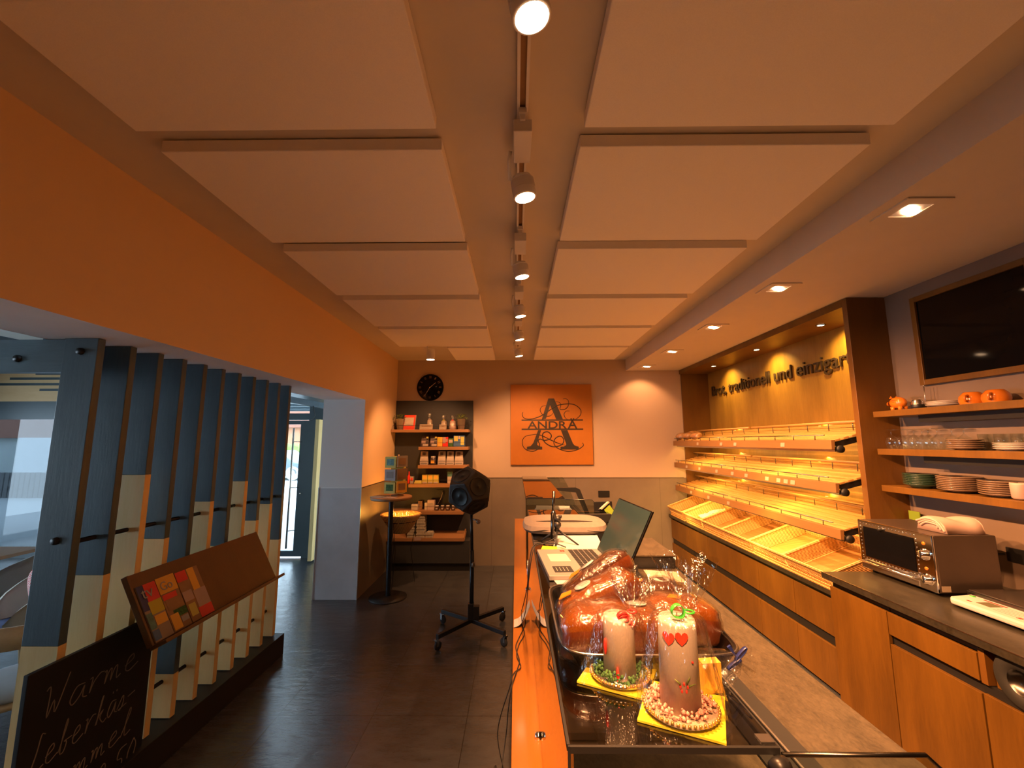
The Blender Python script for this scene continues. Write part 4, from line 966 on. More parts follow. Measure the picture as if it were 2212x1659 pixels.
def case(y0, y1, label, posts):
    t = thing('glass_display_case', label, 'display case', (.35, (y0+y1)/2, .71), 'glass display cases on the counter')
    MB().box(.078, y0, .737, .084, y1, GZ-.007).build('front_glass', 'caseglass', t)
    MB().box(.078, y0, GZ-.006, .385, y1, GZ).build('top_glass', 'topglass', t)
    fr_ = MB(); fr_.box(.0755, y0-.004, .737, .079, y0+.004, GZ); fr_.box(.074, y0, GZ-.008, .0785, y1, GZ+.001); fr_.box(.078, y0-.006, GZ-.008, .385, y0-.001, GZ+.001)
    fr_.build('edge_seal', 'black', t)
    prof = lambda y: [(.084, y, .737), (.765, y, .737), (.765, y, .905), (.70, y, 1.08), (.62, y, GZ-.03), (.60, y, GZ-.012), (.084, y, GZ-.012)]
    MB().prism(prof(y0+.001), (0, .006, 0)).build('end_glass', 'caseglass', t)
    MB().prism(prof(y1-.007), (0, .006, 0)).build('end_glass', 'caseglass', t)
    e_ = MB(); e_.tube([(.39, y0-.001, GZ-.011), (.60, y0-.001, GZ-.011), (.618, y0-.001, GZ-.028), (.70, y0-.001, 1.08), (.765, y0-.001, .905)], .0032, 6); e_.build('glass_edge', 'darksteel', t)
    MB().box(.10, y0+.02, .90, .62, y1-.02, .912).build('display_shelf', 'stone', t)
    rl = MB(); rl.box(.625, y0+.01, .90, .66, y1-.01, .914); rl.box(.672, y0+.01, .90, .70, y1-.01, .912); rl.box(.715, y0+.01, .90, .762, y1-.01, .91); rl.build('sliding_rail', 'black', t)
    rl = MB(); rl.box(.702, y0+.01, .905, .708, y1-.01, .918); rl.build('rail_lip', 'steel', t)
    MB().box(.10, y0+.02, .714, .62, y0+.03, .90).build('shelf_support', 'blackmetal', t)
    for y in posts:
        MB().prism([(.34, y, GZ-.016), (.60, y, GZ-.012), (.64, y, GZ-.03), (.762, y, .918), (.72, y, .918), (.60, y, GZ-.06), (.34, y, GZ-.034)], (0, .03, 0)).build('support_arm', 'black', t)
    return t
c1_ = case(.695, 2.88, 'near glass display case with smoked top carrying cakes and candles', (2.78,))
kb = MB(); kb.lathe([(0, -.012), (.011, -.012), (.013, 0), (.011, .012), (0, .012)], (.378, .68, GZ-.018), 16, ax=(1, .5, 0)); kb.lathe([(0, -.006), (.012, -.006), (.014, 0), (.012, .012), (0, .014)], (.392, .668, GZ-.028), 16, ax=(.5, -1, 0)); kb.build('hinge_knob', 'blackmetal', c1_)
MB().box(.362, .697, GZ, .383, .715, GZ+.004).build('hinge_plate', 'steel', c1_)
c2_ = case(3.46, 5.60, 'far glass display case next to the back wall', (4.35,))
tag(MB().lathe([(0, 0), (.05, 0), (.095, .022), (.10, .026), (.09, .022), (0, .004)], (.225, .775, .914), 32).build('plate', 'pulpwhite'), 'white plate inside the near glass case, cut by the bottom edge', 'plate')
# paper packs in far case
for k, (x, y, z, rz, lb) in enumerate(((.40, 4.55, .914, .1, 'lower of two bluish white paper packs in the far glass case'), (.38, 4.50, .99, -.12, 'upper bluish white paper pack in the far glass case'))):
    mb = bagmesh(-.19, .19, -.11, .11, 0, .07)
    o = tag(mb.build('paper_pack', 'paper'), lb, 'paper', 'paper packs in the far case'); o.location = (x, y, z); o.rotation_euler = (0, 0, rz)
tag(MB().box(.30, 3.75, .914, .58, 4.15, .93).build('dark_tray', 'black'), 'flat black tray in the far glass case behind the tripod', 'tray')
# cash desk area
mo = thing('cash_monitor', 'small dark monitor seen from behind between the two glass cases', 'monitor', (.62, 3.15, .90))
MB().obox((.575, 3.20, 1.0), (.13, .03, 0), (.02, .012, .0), (.0, .05, .27)).build('screen', 'blackmetal', mo, bevel=.004)
MB().box(.62, 3.2, .90, .68, 3.28, 1.02).build('stand', 'black', mo)
ptm = thing('card_terminal', 'black card terminal with green and pink notes, tilted up beside the monitor', 'card terminal', (.66, 3.0, 1.0))
d_ = Vector((-.13, .0, .17)); e_ = Vector((.065, .02, .05)); n_ = d_.cross(e_).normalized()*.03
o0 = Vector((.69, 2.95, 1.09))
MB().obox(o0, d_, e_, n_).build('terminal_body', 'black', ptm, bevel=.004)
if n_.y > 0: n_ = -n_
MB().obox(o0+d_*.68+e_*.2+n_*1.02, d_*.25, e_*.6, n_*.03).build('green_note', 'limegreen', ptm)
MB().obox(o0+d_*.40+e_*.05+n_*1.04, d_*.22, e_*.8, n_*.03).build('pink_note', 'pink', ptm)
MB().obox(o0+d_*.98+e_*.05, d_*.04, e_*.9, n_).build('paper_slip', 'cream', ptm)
MB().tube([(.69, 2.97, 1.10), (.70, 3.0, .905)], .02, 10).build('stand', 'black', ptm)
cd = thing('cash_box', 'low black cash box with grey top behind the laptop screen', 'cash box', (.82, 3.1, .90))
MB().box(.56, 2.88, .902, 1.03, 3.36, .975).build('drawer_body', 'black', cd, bevel=.003)
MB().box(.55, 2.87, .976, 1.035, 3.37, .986).build('drawer_lid', 'stone', cd, bevel=.002)
def sheet(name, pts, z, th, mt, label, cat='paper'):
    return tag(MB().prism([(x, y, z) for x, y in pts], (0, 0, th)).build(name, mt), label, cat)
sheet('paper_sheet', [(.79, 2.62), (.985, 2.60), (1.0, 2.80), (.81, 2.84)], .902, .003, 'cream', 'large cream sheet on the worktop in front of the black cash box')
# laptop
lp = thing('laptop', 'open silver laptop on the near glass case', 'laptop', (.2, 1.6, GZ))
A, B_, C_, D_ = Vector((.083, 1.775, 0)), Vector((.106, 1.437, 0)), Vector((.352, 1.447, 0)), Vector((.325, 1.785, 0))
def lpt(u, v, z=0):   # u 0..1 front edge -> hinge, v 0..1 far -> near
    p = (A*(1-u)+D_*u)*(1-v)+(B_*(1-u)+C_*u)*v; return Vector((p.x, p.y, GZ+z))
MB().prism([lpt(0, 0, .002), lpt(0, 1, .002), lpt(1, 1, .002), lpt(1, 0, .002)], (0, 0, .015)).build('base', 'silver', lp, bevel=.002)
kbm = MB()
for r_ in range(5):
    for c_2 in range(13):
        u0 = .50+r_*.083; v0 = .05+c_2*.069
        if c_2 > 9 and False: continue
        kbm.prism([lpt(u0, v0, .0172), lpt(u0, v0+.058, .0172), lpt(u0+.068, v0+.058, .0172), lpt(u0+.068, v0, .0172)], (0, 0, .0015))
kbm.build('keyboard', 'key', lp)
MB().prism([lpt(.12, .22, .0172), lpt(.12, .52, .0172), lpt(.42, .52, .0172), lpt(.42, .22, .0172)], (0, 0, .0006)).build('touchpad', 'bag', lp)
MB().prism([lpt(.10, .70, .0172), lpt(.10, .90, .0172), lpt(.36, .90, .0172), lpt(.36, .70, .0172)], (0, 0, .0006)).build('spec_sticker', 'key', lp)
mk = MB()
for i in range(4): mk.prism([lpt(.36+.04*(i % 2), .06+.03*(i//2), .0172), lpt(.36+.04*(i % 2), .085+.03*(i//2), .0172), lpt(.39+.04*(i % 2), .085+.03*(i//2), .0172), lpt(.39+.04*(i % 2), .06+.03*(i//2), .0172)], (0, 0, .0006))
mk.build('red_sticker', 'red', lp)
lin = MB()
for i in range(4): lin.prism([lpt(.14+.05*i, .74, .018), lpt(.14+.05*i, .86, .018), lpt(.145+.05*i, .86, .018), lpt(.145+.05*i, .74, .018)], (0, 0, .0006))
lin.build('sticker_text', 'bag', lp)
sa, sb = lpt(1, 0, .012), lpt(1, 1, .012); sv = Vector((.098, 0, .205))
MB().obox(sa, sb-sa, sv, Vector((.007, 0, -.003))).build('screen_lid', 'darksteel', lp, bevel=.002)
nn_ = (sb-sa).cross(sv).normalized()
if nn_.x > 0: nn_ = -nn_
MB().obox(sa+nn_*.0012+sv*.02+(sb-sa)*.01, (sb-sa)*.98, sv*.96, nn_*.001).build('screen', 'tealscreen', lp)
# papers, sleeve, tripod on the near case
sheet('paper_sheet', [(.135, 1.36), (.30, 1.35), (.31, 1.44), (.12, 1.445)], GZ+.001, .002, 'paper', 'white sheet sticking out under the near side of the laptop')
sheet('paper_sheet', [(.15, 1.82), (.36, 1.80), (.385, 2.10), (.19, 2.12)], GZ+.001, .003, 'paper', 'white sheet with grey print between laptop and felt sleeve')
sheet('yellow_pack', [(.10, 1.795), (.165, 1.79), (.17, 1.84), (.11, 1.85)], GZ+.001, .012, 'yellow', 'small yellow packet on the glass behind the laptop corner', 'packet')
sheet('paper_pad', [(.165, 1.79), (.20, 1.79), (.205, 1.83), (.168, 1.84)], GZ+.001, .010, 'cream', 'small cream packet next to the yellow one', 'packet')
sl = thing('laptop_sleeve', 'grey felt laptop sleeve lying on the glass case behind the tripod', 'sleeve', (.24, 2.27, GZ))
n = 30; prof = []
vsl = []; 
def slv(hx, hy, z): return [(.245+hx*(abs(math.cos(a))**.45)*(1 if math.cos(a) > 0 else -1), 2.27+hy*(abs(math.sin(a))**.6)*(1 if math.sin(a) > 0 else -1), z) for a in [2*PI*k/n for k in range(n)]]
rg = [slv(.185, .15, GZ+.003), slv(.205, .175, GZ+.008), slv(.212, .185, GZ+.020), slv(.205, .175, GZ+.040), slv(.17, .13, GZ+.05)]
mb = MB(); vs = [v for r_ in rg for v in r_]
mb.add(vs, [(i*n+j, i*n+(j+1) % n, (i+1)*n+(j+1) % n, (i+1)*n+j) for i in range(4) for j in range(n)]+[tuple(range(n-1, -1, -1)), tuple(range(4*n, 5*n))], 0, False)
mb.build('sleeve_body', 'felt', sl)
MB().prism([(.06, 2.096, GZ+.021), (.13, 2.094, GZ+.028), (.24, 2.093, GZ+.020), (.34, 2.094, GZ+.026), (.43, 2.098, GZ+.020), (.34, 2.093, GZ+.020), (.24, 2.092, GZ+.014), (.12, 2.092, GZ+.021)], (0, -.004, 0)).build('opening_gap', 'black', sl)
pts = [(.10, 2.19, 0), (.20, 2.22, 0), (.29, 2.22, 0), (.38, 2.185, 0), (.29, 2.175, 0), (.20, 2.175, 0)]
MB().prism([(x, y, GZ+.0505) for x, y, _ in pts], (0, 0, .001)).build('handle_slot', 'black', sl)
tp = thing('mini_tripod', 'grey microphone on a small black tripod standing before the felt sleeve', 'tripod', (.17, 1.97, GZ))
MB().tube([(.163, 1.95, 1.29), (.166, 1.95, 1.40)], .0115, 12).tube([(.166, 1.95, 1.40), (.166, 1.95, 1.41)], [.0115, .007], 12).tube([(.166, 1.95, 1.405), (.17, 1.95, 1.495)], .0065, 12).build('microphone', 'darksteel', tp)
MB().ball((.185, 1.945, 1.375), .014, 10).ball((.183, 1.945, 1.35), .017, 10).ball((.195, 1.945, 1.385), .009, 8).build('clamp', 'black', tp)
MB().tube([(.183, 1.945, 1.345), (.18, 1.95, 1.32)], .009, 8).build('ball_head', 'black', tp)
for (x, y) in ((.268, 1.90), (.115, 1.99), (.165, 1.87)):
    MB().tube([(.182, 1.948, 1.33), (x, y, GZ+.004)], [.005, .0035], 8).build('leg', 'black', tp)
# cables
def spl(P, k=8):
    P = [Vector(p) for p in P]; out = []
    for i in range(len(P)-1):
        p0 = P[max(i-1, 0)]; p1 = P[i]; p2 = P[i+1]; p3 = P[min(i+2, len(P)-1)]
        for j in range(k):
            t_ = j/k; out.append(.5*((2*p1)+(-p0+p2)*t_+(2*p0-5*p1+4*p2-p3)*t_*t_+(-p0+3*p1-3*p2+p3)*t_**3))
    out.append(P[-1]); return out
ca = [(.20, 1.79, GZ+.022), (.16, 1.86, GZ+.02), (.10, 1.88, GZ+.012), (.068, 1.80, GZ+.005), (.05, 1.85, 1.14), (.045, 2.2, .90), (.028, 2.45, .743), (.018, 2.50, .740), (.040, 2.33, .740), (.012, 2.21, .740), (.0, 2.10, .740), (.018, 2.0, .740), (-.012, 1.95, .74), (-.03, 1.92, .70), (-.085, 2.05, .45), (-.06, 2.1, .25), (-.10, 2.35, .06), (-.12, 2.5, .006), (-.2, 2.2, .006)]
cb2 = [(.175, 1.93, 1.30), (.13, 1.92, GZ+.01), (.066, 1.84, GZ+.006), (.045, 1.9, 1.10), (.030, 2.35, .85), (.030, 2.62, .741), (.048, 2.50, .740), (.044, 2.42, .740), (.010, 2.27, .740), (-.004, 2.18, .740), (.012, 2.06, .740), (.004, 1.99, .740), (-.020, 1.86, .735), (-.036, 1.9, .62), (-.05, 2.1, .40), (-.09, 2.0, .2), (-.12, 2.2, .05), (-.15, 2.4, .006), (-.24, 2.1, .006)]
tag(MB().tube(spl(ca), .0022, 6).build('thin_cable', 'rubber'), 'thin black cable from the laptop hanging over the wooden ledge to the floor', 'cable')
tag(MB().tube(spl(cb2), .0022, 6).build('thin_cable', 'rubber'), 'thin black cable from the tripod microphone crossing the wooden ledge', 'cable')
# leaning price sheet on the ledge
ls = MB(); q = 6
for i in range(q):
    t0, t1 = i/q, (i+1)/q
    f = lambda t_: (-.014+.086*t_**.72, .738+.105*t_**1.5)
    (xa, za), (xb, zb) = f(t0), f(t1)
    ls.obox((xa, 2.40, za), (0, .10, 0), (xb-xa, 0, zb-za), (-.001, 0, .001))
tag(ls.build('leaning_sheet', 'paper'), 'curved white note leaning against the glass on the wooden ledge', 'paper')
# baking tray with cakes
bt = thing('baking_tray', 'dark metal tray with pale rim holding the wrapped loaf cakes', 'tray', (.27, 1.1, GZ))
n = 40
def rr(hx, hy, z, cx=.27, cy=1.09, e=.28): return [(cx+hx*(abs(math.cos(a))**e)*(1 if math.cos(a) > 0 else -1), cy+hy*(abs(math.sin(a))**e)*(1 if math.sin(a) > 0 else -1), z) for a in [2*PI*(k+.5)/n for k in range(n)]]
rg = [rr(.165, .19, GZ+.001), rr(.178, .203, GZ+.030), rr(.184, .209, GZ+.033), rr(.184, .209, GZ+.036), rr(.174, .199, GZ+.034), rr(.160, .186, GZ+.004)]
mb = MB(); mb.add([v for r_ in rg for v in r_], [(i*n+j, i*n+(j+1) % n, (i+1)*n+(j+1) % n, (i+1)*n+j) for i in range(5) for j in range(n)]+[tuple(range(n-1, -1, -1)), tuple(range(5*n, 6*n))], 0, False)
mb.build('tray_body', 'darksteel', bt)
rm = MB(); rm.tube(rr(.181, .206, GZ+.036), .0028, 6, closed=True); rm.build('rim', 'steel', bt)
def loaf(label, mats, L=.20, Wd=.085, H=.075, loc=(0, 0, 0), rot=(0, 0, 0), tag_at=None, round_at=None, seed=0):
    random.seed(seed)
    t = thing('loaf_cake', label, 'cake', (0, 0, 0), 'wrapped loaf cakes on the tray')
    def sh(infl, top_only=False):
        m_ = MB(); nx, nc = 18, 20; vs_ = []
        for i in range(nx+1):
            u = i/nx*2-1; e = (1-abs(u)**7)**.28 if abs(u) < 1 else .0
            e = max(e, .55)
            for j in range(nc):
                a = 2*PI*j/nc; ca_, sa_ = math.cos(a), math.sin(a)
                y = (Wd/2*(1+(.08 if sa_ > 0 else -.06))+infl)*(abs(ca_)**.36)*(1 if ca_ > 0 else -1)*e
                dome = .35*H*max(0, sa_)*(1-.5*u*u)*(1+.10*math.sin(9*u+seed))
                z = H/2+((H/2+infl)*(abs(sa_)**.36)*(1 if sa_ > 0 else -1))*(e if sa_ > 0 else 1)+dome
                vs_.append((u*(L/2+infl)+.002*math.sin(5*a+i), y+.0012*math.sin(7*u*3+j), z))
        fs_ = [(i*nc+j, i*nc+(j+1) % nc, (i+1)*nc+(j+1) % nc, (i+1)*nc+j) for i in range(nx) for j in range(nc)]+[tuple(range(nc-1, -1, -1)), tuple(range(nx*nc, nx*nc+nc))]
        m_.v = [Vector(v) for v in vs_]
        for f in fs_:
            zc_ = sum(vs_[k][2] for k in f)/len(f)
            m_.f.append(list(f)); m_.m.append(1 if zc_ > H*.80 else 0); m_.sm.append(True)
        return m_
    sh(0).build('crumb', mats, t)
    sh(.0035).build('wrapper', 'cello', t)
    if round_at is not None:
        MB().lathe([(0, .0), (.021, 0), (.021, .0012), (0, .0014)], (round_at[0], round_at[1], H*1.12+.012), 20, ax=(0, round_at[1]*6, 1)).build('round_sticker', 'paper', t)
    if tag_at is not None:
        tg = MB().prism([(tag_at[0]-.016, tag_at[1]-.008, 0), (tag_at[0]+.014, tag_at[1]-.010, 0), (tag_at[0]+.020, tag_at[1]+.006, 0), (tag_at[0]-.004, tag_at[1]+.014, 0)], (0, 0, .002)).build('orange_tag', 'orange', t)
        tg.location.z = H*1.12+.014
    t.location = loc; t.rotation_euler = rot
    return t
loaf('golden wrapped loaf cake nearest the camera at the left of the tray', ['cake', 'caramel'], .225, .105, .070, (.205, .955, GZ+.008), (0, 0, 0), None, (.055, .02), 1)
loaf('caramel glazed loaf cake tilted in the middle of the pile', ['cake', 'caramel'], .20, .08, .050, (.207, 1.07, GZ+.050), (0, R(-25), R(4)), (-.07, .0), (-.02, .01), 2)
loaf('dark chocolate glazed loaf cake tilted on top at the back of the pile', ['cake', 'choc'], .20, .08, .045, (.225, 1.170, GZ+.068), (R(-6), R(-33), R(5)), (-.045, .01), (.0, .02), 3)
loaf('golden wrapped loaf cake behind the tall candle at the right of the tray', ['cake', 'caramel'], .18, .10, .066, (.355, 1.02, GZ+.008), (0, 0, R(-4)), (.0, .0), None, 4)
loaf('dark chocolate wrapped loaf cake at the far right of the tray', ['cake', 'choc'], .16, .09, .060, (.36, 1.16, GZ+.008), (0, 0, R(3)), (-.05, .0), (.02, .01), 5)
# wrapped candles
def candle(label, cx, cy, r0, r1, h, ringr, rot, sq, mossmat, ringmat, neck, fan, ribbon, ribmat, decor, seed):
    random.seed(seed)
    t = thing('wrapped_candle', label, 'candle', (cx, cy, GZ), 'candles gift-wrapped in cellophane')
    a = R(rot)
    def q(x, y, z=0): return (cx+sq[0]+x*math.cos(a)-y*math.sin(a), cy+sq[1]+x*math.sin(a)+y*math.cos(a), GZ+z)
    w = sq[2]/2
    nb = MB().prism([q(-w, -w, .001), q(w, -w, .001), q(w, w, .001), q(-w, w, .001)], (0, 0, .003)); nb.build('yellow_card', 'yellow', t)
    MB().lathe([(0, .004), (ringr*.86, .004), (ringr, .010), (ringr*.96, .014), (0, .008)], (cx, cy, GZ), 40).build('dish', ringmat, t)
    rb = MB()
    for i in range(44):
        th = 2*PI*i/44; rb.ball((cx+ringr*.99*math.cos(th), cy+ringr*.99*math.sin(th), GZ+.014), .0032, 6)
    rb.build('beaded_rim', 'beads', t)
    ms = MB()
    for i in range(190):
        th = random.uniform(0, 2*PI); q_ = random.uniform(r0+.002, ringr*.90); ms.ball((cx+q_*math.cos(th), cy+q_*math.sin(th), GZ+.010+random.uniform(0, .016)), random.uniform(.0022, .0046), 5)
    ms.build('wreath', mossmat, t)
    MB().lathe([(0, .008), (r0, .008), (r1, h-.006), (r1*.93, h), (r1*.3, h+.001), (0, h-.002)], (cx, cy, GZ), 40).build('candle_body', 'wax', t)
    MB().tube([(cx, cy, GZ+h), (cx+.001, cy, GZ+h+.008)], .0012, 6).build('wick', 'cream', t)
    for (th, z, kind) in decor:
        th = R(th); rr_ = r0+(r1-r0)*z/h; p = Vector((cx+rr_*math.cos(th), cy+rr_*math.sin(th), GZ+z)); nn = Vector((math.cos(th), math.sin(th), 0)); u = Vector((-math.sin(th), math.cos(th), 0))
        if kind == 'petal': MB().ball(p+nn*.001, .012, 10, sc=(.25, .6, 1.25)).build('petal', 'red', t)
        elif kind == 'blossom':
            b_ = MB()
            for k in range(5): b_.ball(p+nn*.0006+u*(.006*math.cos(2*PI*k/5+.3))+Vector((0, 0, .006*math.sin(2*PI*k/5+.3))), .0032, 6, sc=(.6, .6, 1))
            b_.build('blossom', 'red', t)
            l_ = MB()
            for (du, dz) in ((-.011, .010), (.008, .014), (.014, .006)): l_.tube([p+nn*.001+u*du*.5+Vector((0, 0, dz*.5)), p+nn*.001+u*du*1.3+Vector((0, 0, dz*1.3))], [.0018, .0004], 5)
            l_.build('leaf_decor', 'leaf', t)
        elif kind == 'heart':
            hp = [(0, -.011), (.007, -.004), (.0105, .003), (.009, .008), (.005, .010), (.0015, .008), (0, .005), (-.0015, .008), (-.005, .010), (-.009, .008), (-.0105, .003), (-.007, -.004)]
            MB().prism([p+nn*.0008+u*hx_+Vector((0, 0, hz_)) for hx_, hz_ in hp], nn*.0008).build('heart_decor', 'redbook', t)
        elif kind == 'dot': MB().ball(p+nn*.0006, .0022, 6).build('dot_decor', 'red', t)
    # cellophane: square at the foot, gathered at the neck, fanned out above
    nn2 = 64; rows = []
    nk = Vector(neck); fn = Vector(fan)
    for i in range(26):
        s_ = i/25
        if s_ < .68:
            v = s_/.68; ctr = Vector((cx+sq[0]*(1-v)*.8, cy+sq[1]*(1-v)*.8, GZ+.004)).lerp(Vector((cx, cy, GZ+h*1.01)), min(1, v*1.15)) if v < .87 else Vector((cx, cy, GZ+h*1.01)).lerp(nk, (v-.87)/.13)
            rad = (sq[2]*.5)*(1-v)+(r1*1.32)*v if v < .87 else ((sq[2]*.5)*.13+(r1*1.32)*.87)*(1-(v-.87)/.13)+.006*(v-.87)/.13
            sqn = 1-v
            rows.append([ctr+Vector((math.cos(a+2*PI*j/nn2), math.sin(a+2*PI*j/nn2), 0))*rad*(1+sqn*(.32*abs(math.sin(2*(2*PI*j/nn2)))))*(1+.05*v*math.sin(13*2*PI*j/nn2+seed)+random.uniform(-.025, .025)) for j in range(nn2)])
        else:
            v = (s_-.68)/.32; ctr = nk.lerp(fn, v); rad = .006+fn_r(v, seed)*.036
            rows.append([ctr+Vector((math.cos(2*PI*j/nn2), .75*math.sin(2*PI*j/nn2), 0))*rad*(1+(.30*math.sin(7*2*PI*j/nn2+seed)+.15*math.sin(3*2*PI*j/nn2+2*seed)+random.uniform(-.12, .12))*min(1, v*2))+Vector((0, 0, .014*v*math.sin(5*2*PI*j/nn2+seed))) for j in range(nn2)])
    mb = MB(); mb.add([v for r_ in rows for v in r_], [(i*nn2+j, i*nn2+(j+1) % nn2, (i+1)*nn2+(j+1) % nn2, (i+1)*nn2+j) for i in range(25) for j in range(nn2)], 0, True)
    mb.build('cellophane_bag', 'cello', t)
    MB().tube([nk+Vector((.008*math.cos(2*PI*k/14), .008*math.sin(2*PI*k/14), 0)) for k in range(14)], .0018, 6, closed=True).build('ribbon_tie', ribmat, t)
    rp = Vector(ribbon)
    r_ = MB(); R_ = .011
    for k in range(3 if ribmat == 'red' else 1):
        off = Vector((.004*k, .003*k, -.006*k)); vs_ = []
        for i in range(21):
            th = 2*PI*i/20; p = rp+off+Vector((R_*(1+.2*k)*math.cos(th), .002*math.sin(2*th), R_*math.sin(th)*(1 if ribmat != 'red' else .8)))
            vs_ += [p+Vector((0, -.005, 0)), p+Vector((0, .005, 0))]
        r_.add(vs_, [(2*i, 2*i+1, 2*i+3, 2*i+2) for i in range(20)], 0, True)
    ro = r_.build('ribbon_bow', ribmat, t); sm_ = ro.modifiers.new('thick', 'SOLIDIFY'); sm_.thickness = .0012
    return t
def fn_r(v, seed): return v**.8*(1.0)
candle('short white candle with a green wreath and red ribbon, wrapped in cellophane', .196, .872, .0305, .0285, .115, .054, -27, (.0, .012, .125), 'green', 'steel', (.222, .868, GZ+.122), (.236, .90, GZ+.178), (.200, .85, GZ+.120), 'red', [(200, .062, 'petal'), (250, .02, 'petal')], 2)
candle('tall white candle with a pink flower wreath and green ribbon, wrapped in cellophane', .272, .770, .0325, .0305, .150, .059, -25, (.006, .008, .128), 'pinkmoss', 'cream', (.292, .765, GZ+.160), (.297, .79, GZ+.235), (.268, .752, GZ+.166), 'ribgreen', [(262, .055, 'blossom'), (262, .128, 'heart'), (292, .092, 'dot'), (225, .125, 'heart')], 5)
# small bag with navy bow
gb = thing('treat_bag', 'cellophane treat bag with navy blue bow lying behind the tall candle', 'bag', (.37, .86, GZ))
MB().obox((.330, .815, GZ+.004), (.035, .005, 0), (0, .02, 0), (0, 0, .05)).build('orange_card', 'amber', gb)
rows = []; nn2 = 40; axp = [(Vector((.325, .835, GZ+.035)), .030), (Vector((.345, .835, GZ+.035)), .034), (Vector((.38, .845, GZ+.034)), .030), (Vector((.405, .855, GZ+.034)), .016), (Vector((.418, .865, GZ+.036)), .004), (Vector((.43, .872, GZ+.034)), .014), (Vector((.447, .88, GZ+.028)), .024)]
for i, (p, r_) in enumerate(axp):
    rows.append([p+Vector((.006*math.sin(5*2*PI*j/nn2), r_*math.cos(2*PI*j/nn2)*(1+(.2*math.sin(6*2*PI*j/nn2) if i > 4 else 0)), r_*math.sin(2*PI*j/nn2)*(1+(.2*math.sin(6*2*PI*j/nn2) if i > 4 else 0)))) for j in range(nn2)])
mb = MB(); mb.add([v for r_ in rows for v in r_], [(i*nn2+j, i*nn2+(j+1) % nn2, (i+1)*nn2+(j+1) % nn2, (i+1)*nn2+j) for i in range(len(axp)-1) for j in range(nn2)], 0, True); mb.build('cellophane_bag', 'cello', gb)
bw = MB(); P0 = Vector((.418, .862, GZ+.038))
for sgn, L in ((1, .030), (-1, .026)):
    vs_ = []
    for i in range(17):
        th = 2*PI*i/16; p = P0+Vector((sgn*L*.5*(1-math.cos(th))*.55-.004, 0, L*.5*(1-math.cos(th))*(.75 if sgn > 0 else -.55)))+Vector((.008*math.sin(th), 0, .004*math.sin(th)))
        vs_ += [p+Vector((0, -.004, 0)), p+Vector((0, .004, 0))]
    bw.add(vs_, [(2*i, 2*i+1, 2*i+3, 2*i+2) for i in range(16)], 0, True)
bw.prism([P0, P0+Vector((-.02, 0, .022)), P0+Vector((-.014, 0, .026))], (0, .004, 0)); bw.ball(P0, .005, 8)
bo = bw.build('navy_bow', 'navy', gb); bo.modifiers.new('thick', 'SOLIDIFY').thickness = .001

# ================================================================== RIGHT SIDE: HIGH UNIT WITH OVEN
HX, HZ = 1.905, .92
hw = tag(MB().box(1.875, .2, HZ-.035, XR-.002, 2.755, HZ).build('stone_worktop', 'stoned', bevel=.003), 'dark stone worktop under the oven on the right', 'worktop')
nose = MB().box(1.873, .2, HZ-.002, 1.879, 2.755, HZ+.0015).build('worktop_edge', 'steel'); nose.parent = hw
def cab(name, label, x, y0, y1, z0, z1, doors, grp):
    t = thing(name, label, 'cabinet', (x+.3, (y0+y1)/2, 0), grp)
    MB().box(x+.02, y0+.002, .02, XR-.02, y1-.002, z1).build('carcass', 'black', t)
    for (nm, za, zb) in doors:
        MB().box(x, y0+.0025, za, x+.019, y1-.0025, zb).build(nm, 'cab', t, bevel=.0015)
    return t
zt_ = HZ-.075
cab('base_cabinet', 'tall plain wooden cabinet door at the left end of the high right-hand unit', HX, 2.336, 2.735, 0, HZ-.038, [('door', .02, zt_)], 'cabinets under the oven worktop')
cab('base_cabinet', 'wooden cabinet with drawer and door under the oven, second in the high unit', HX, 1.905, 2.336, 0, HZ-.038, [('door', .02, .690), ('drawer_front', .737, zt_)], 'cabinets under the oven worktop')
rc = thing('waste_cabinet', 'open-topped cabinet with wooden door at the right edge, below the scale', 'cabinet', (2.2, 1.6, 0), 'cabinets under the oven worktop')
MB().box(HX+.05, 1.401, .02, XR-.02, 1.9, HZ-.038).build('carcass', 'cabd', rc)
MB().box(HX, 1.40, .02, HX+.019, 1.9, .695).build('door', 'cab', rc, bevel=.0015)
MB().box(HX+.02, 1.40, .735, HX+.05, 1.86, HZ-.10).build('drawer_front', 'cab', rc)
MB().box(HX, 1.875, .735, HX+.05, 1.90, HZ-.05).build('side_post', 'cabd', rc)
MB().box(HX+.01, 1.82, .76, HX+.035, 1.845, HZ-.06).build('inner_post', 'cabd', rc)
MB().box(HX+.012, 1.401, .697, HX+.04, 1.903, .733).build('grip_channel', 'black', rc)
cab('base_cabinet', 'wooden cabinet door beyond the right edge near the camera', HX, .95, 1.398, 0, HZ-.038, [('door', .10, .695)], 'cabinets under the oven worktop')
rg_ = thing('round_spool', 'black ring with grey hub fixed below the worktop at the right edge', 'spool', (1.93, 1.75, .82))
MB().lathe([(.04, 0), (.095, 0), (.10, .006), (.10, .028), (.092, .034), (.045, .034), (.04, .02)], (1.93, 1.745, .81), 40, ax=(-1, 0, 0)).build('ring', 'rubber', rg_)
MB().lathe([(0, .01), (.03, .012), (.04, .03), (.046, .036)], (1.93, 1.745, .81), 30, ax=(-1, 0, 0)).build('hub', 'darksteel', rg_)
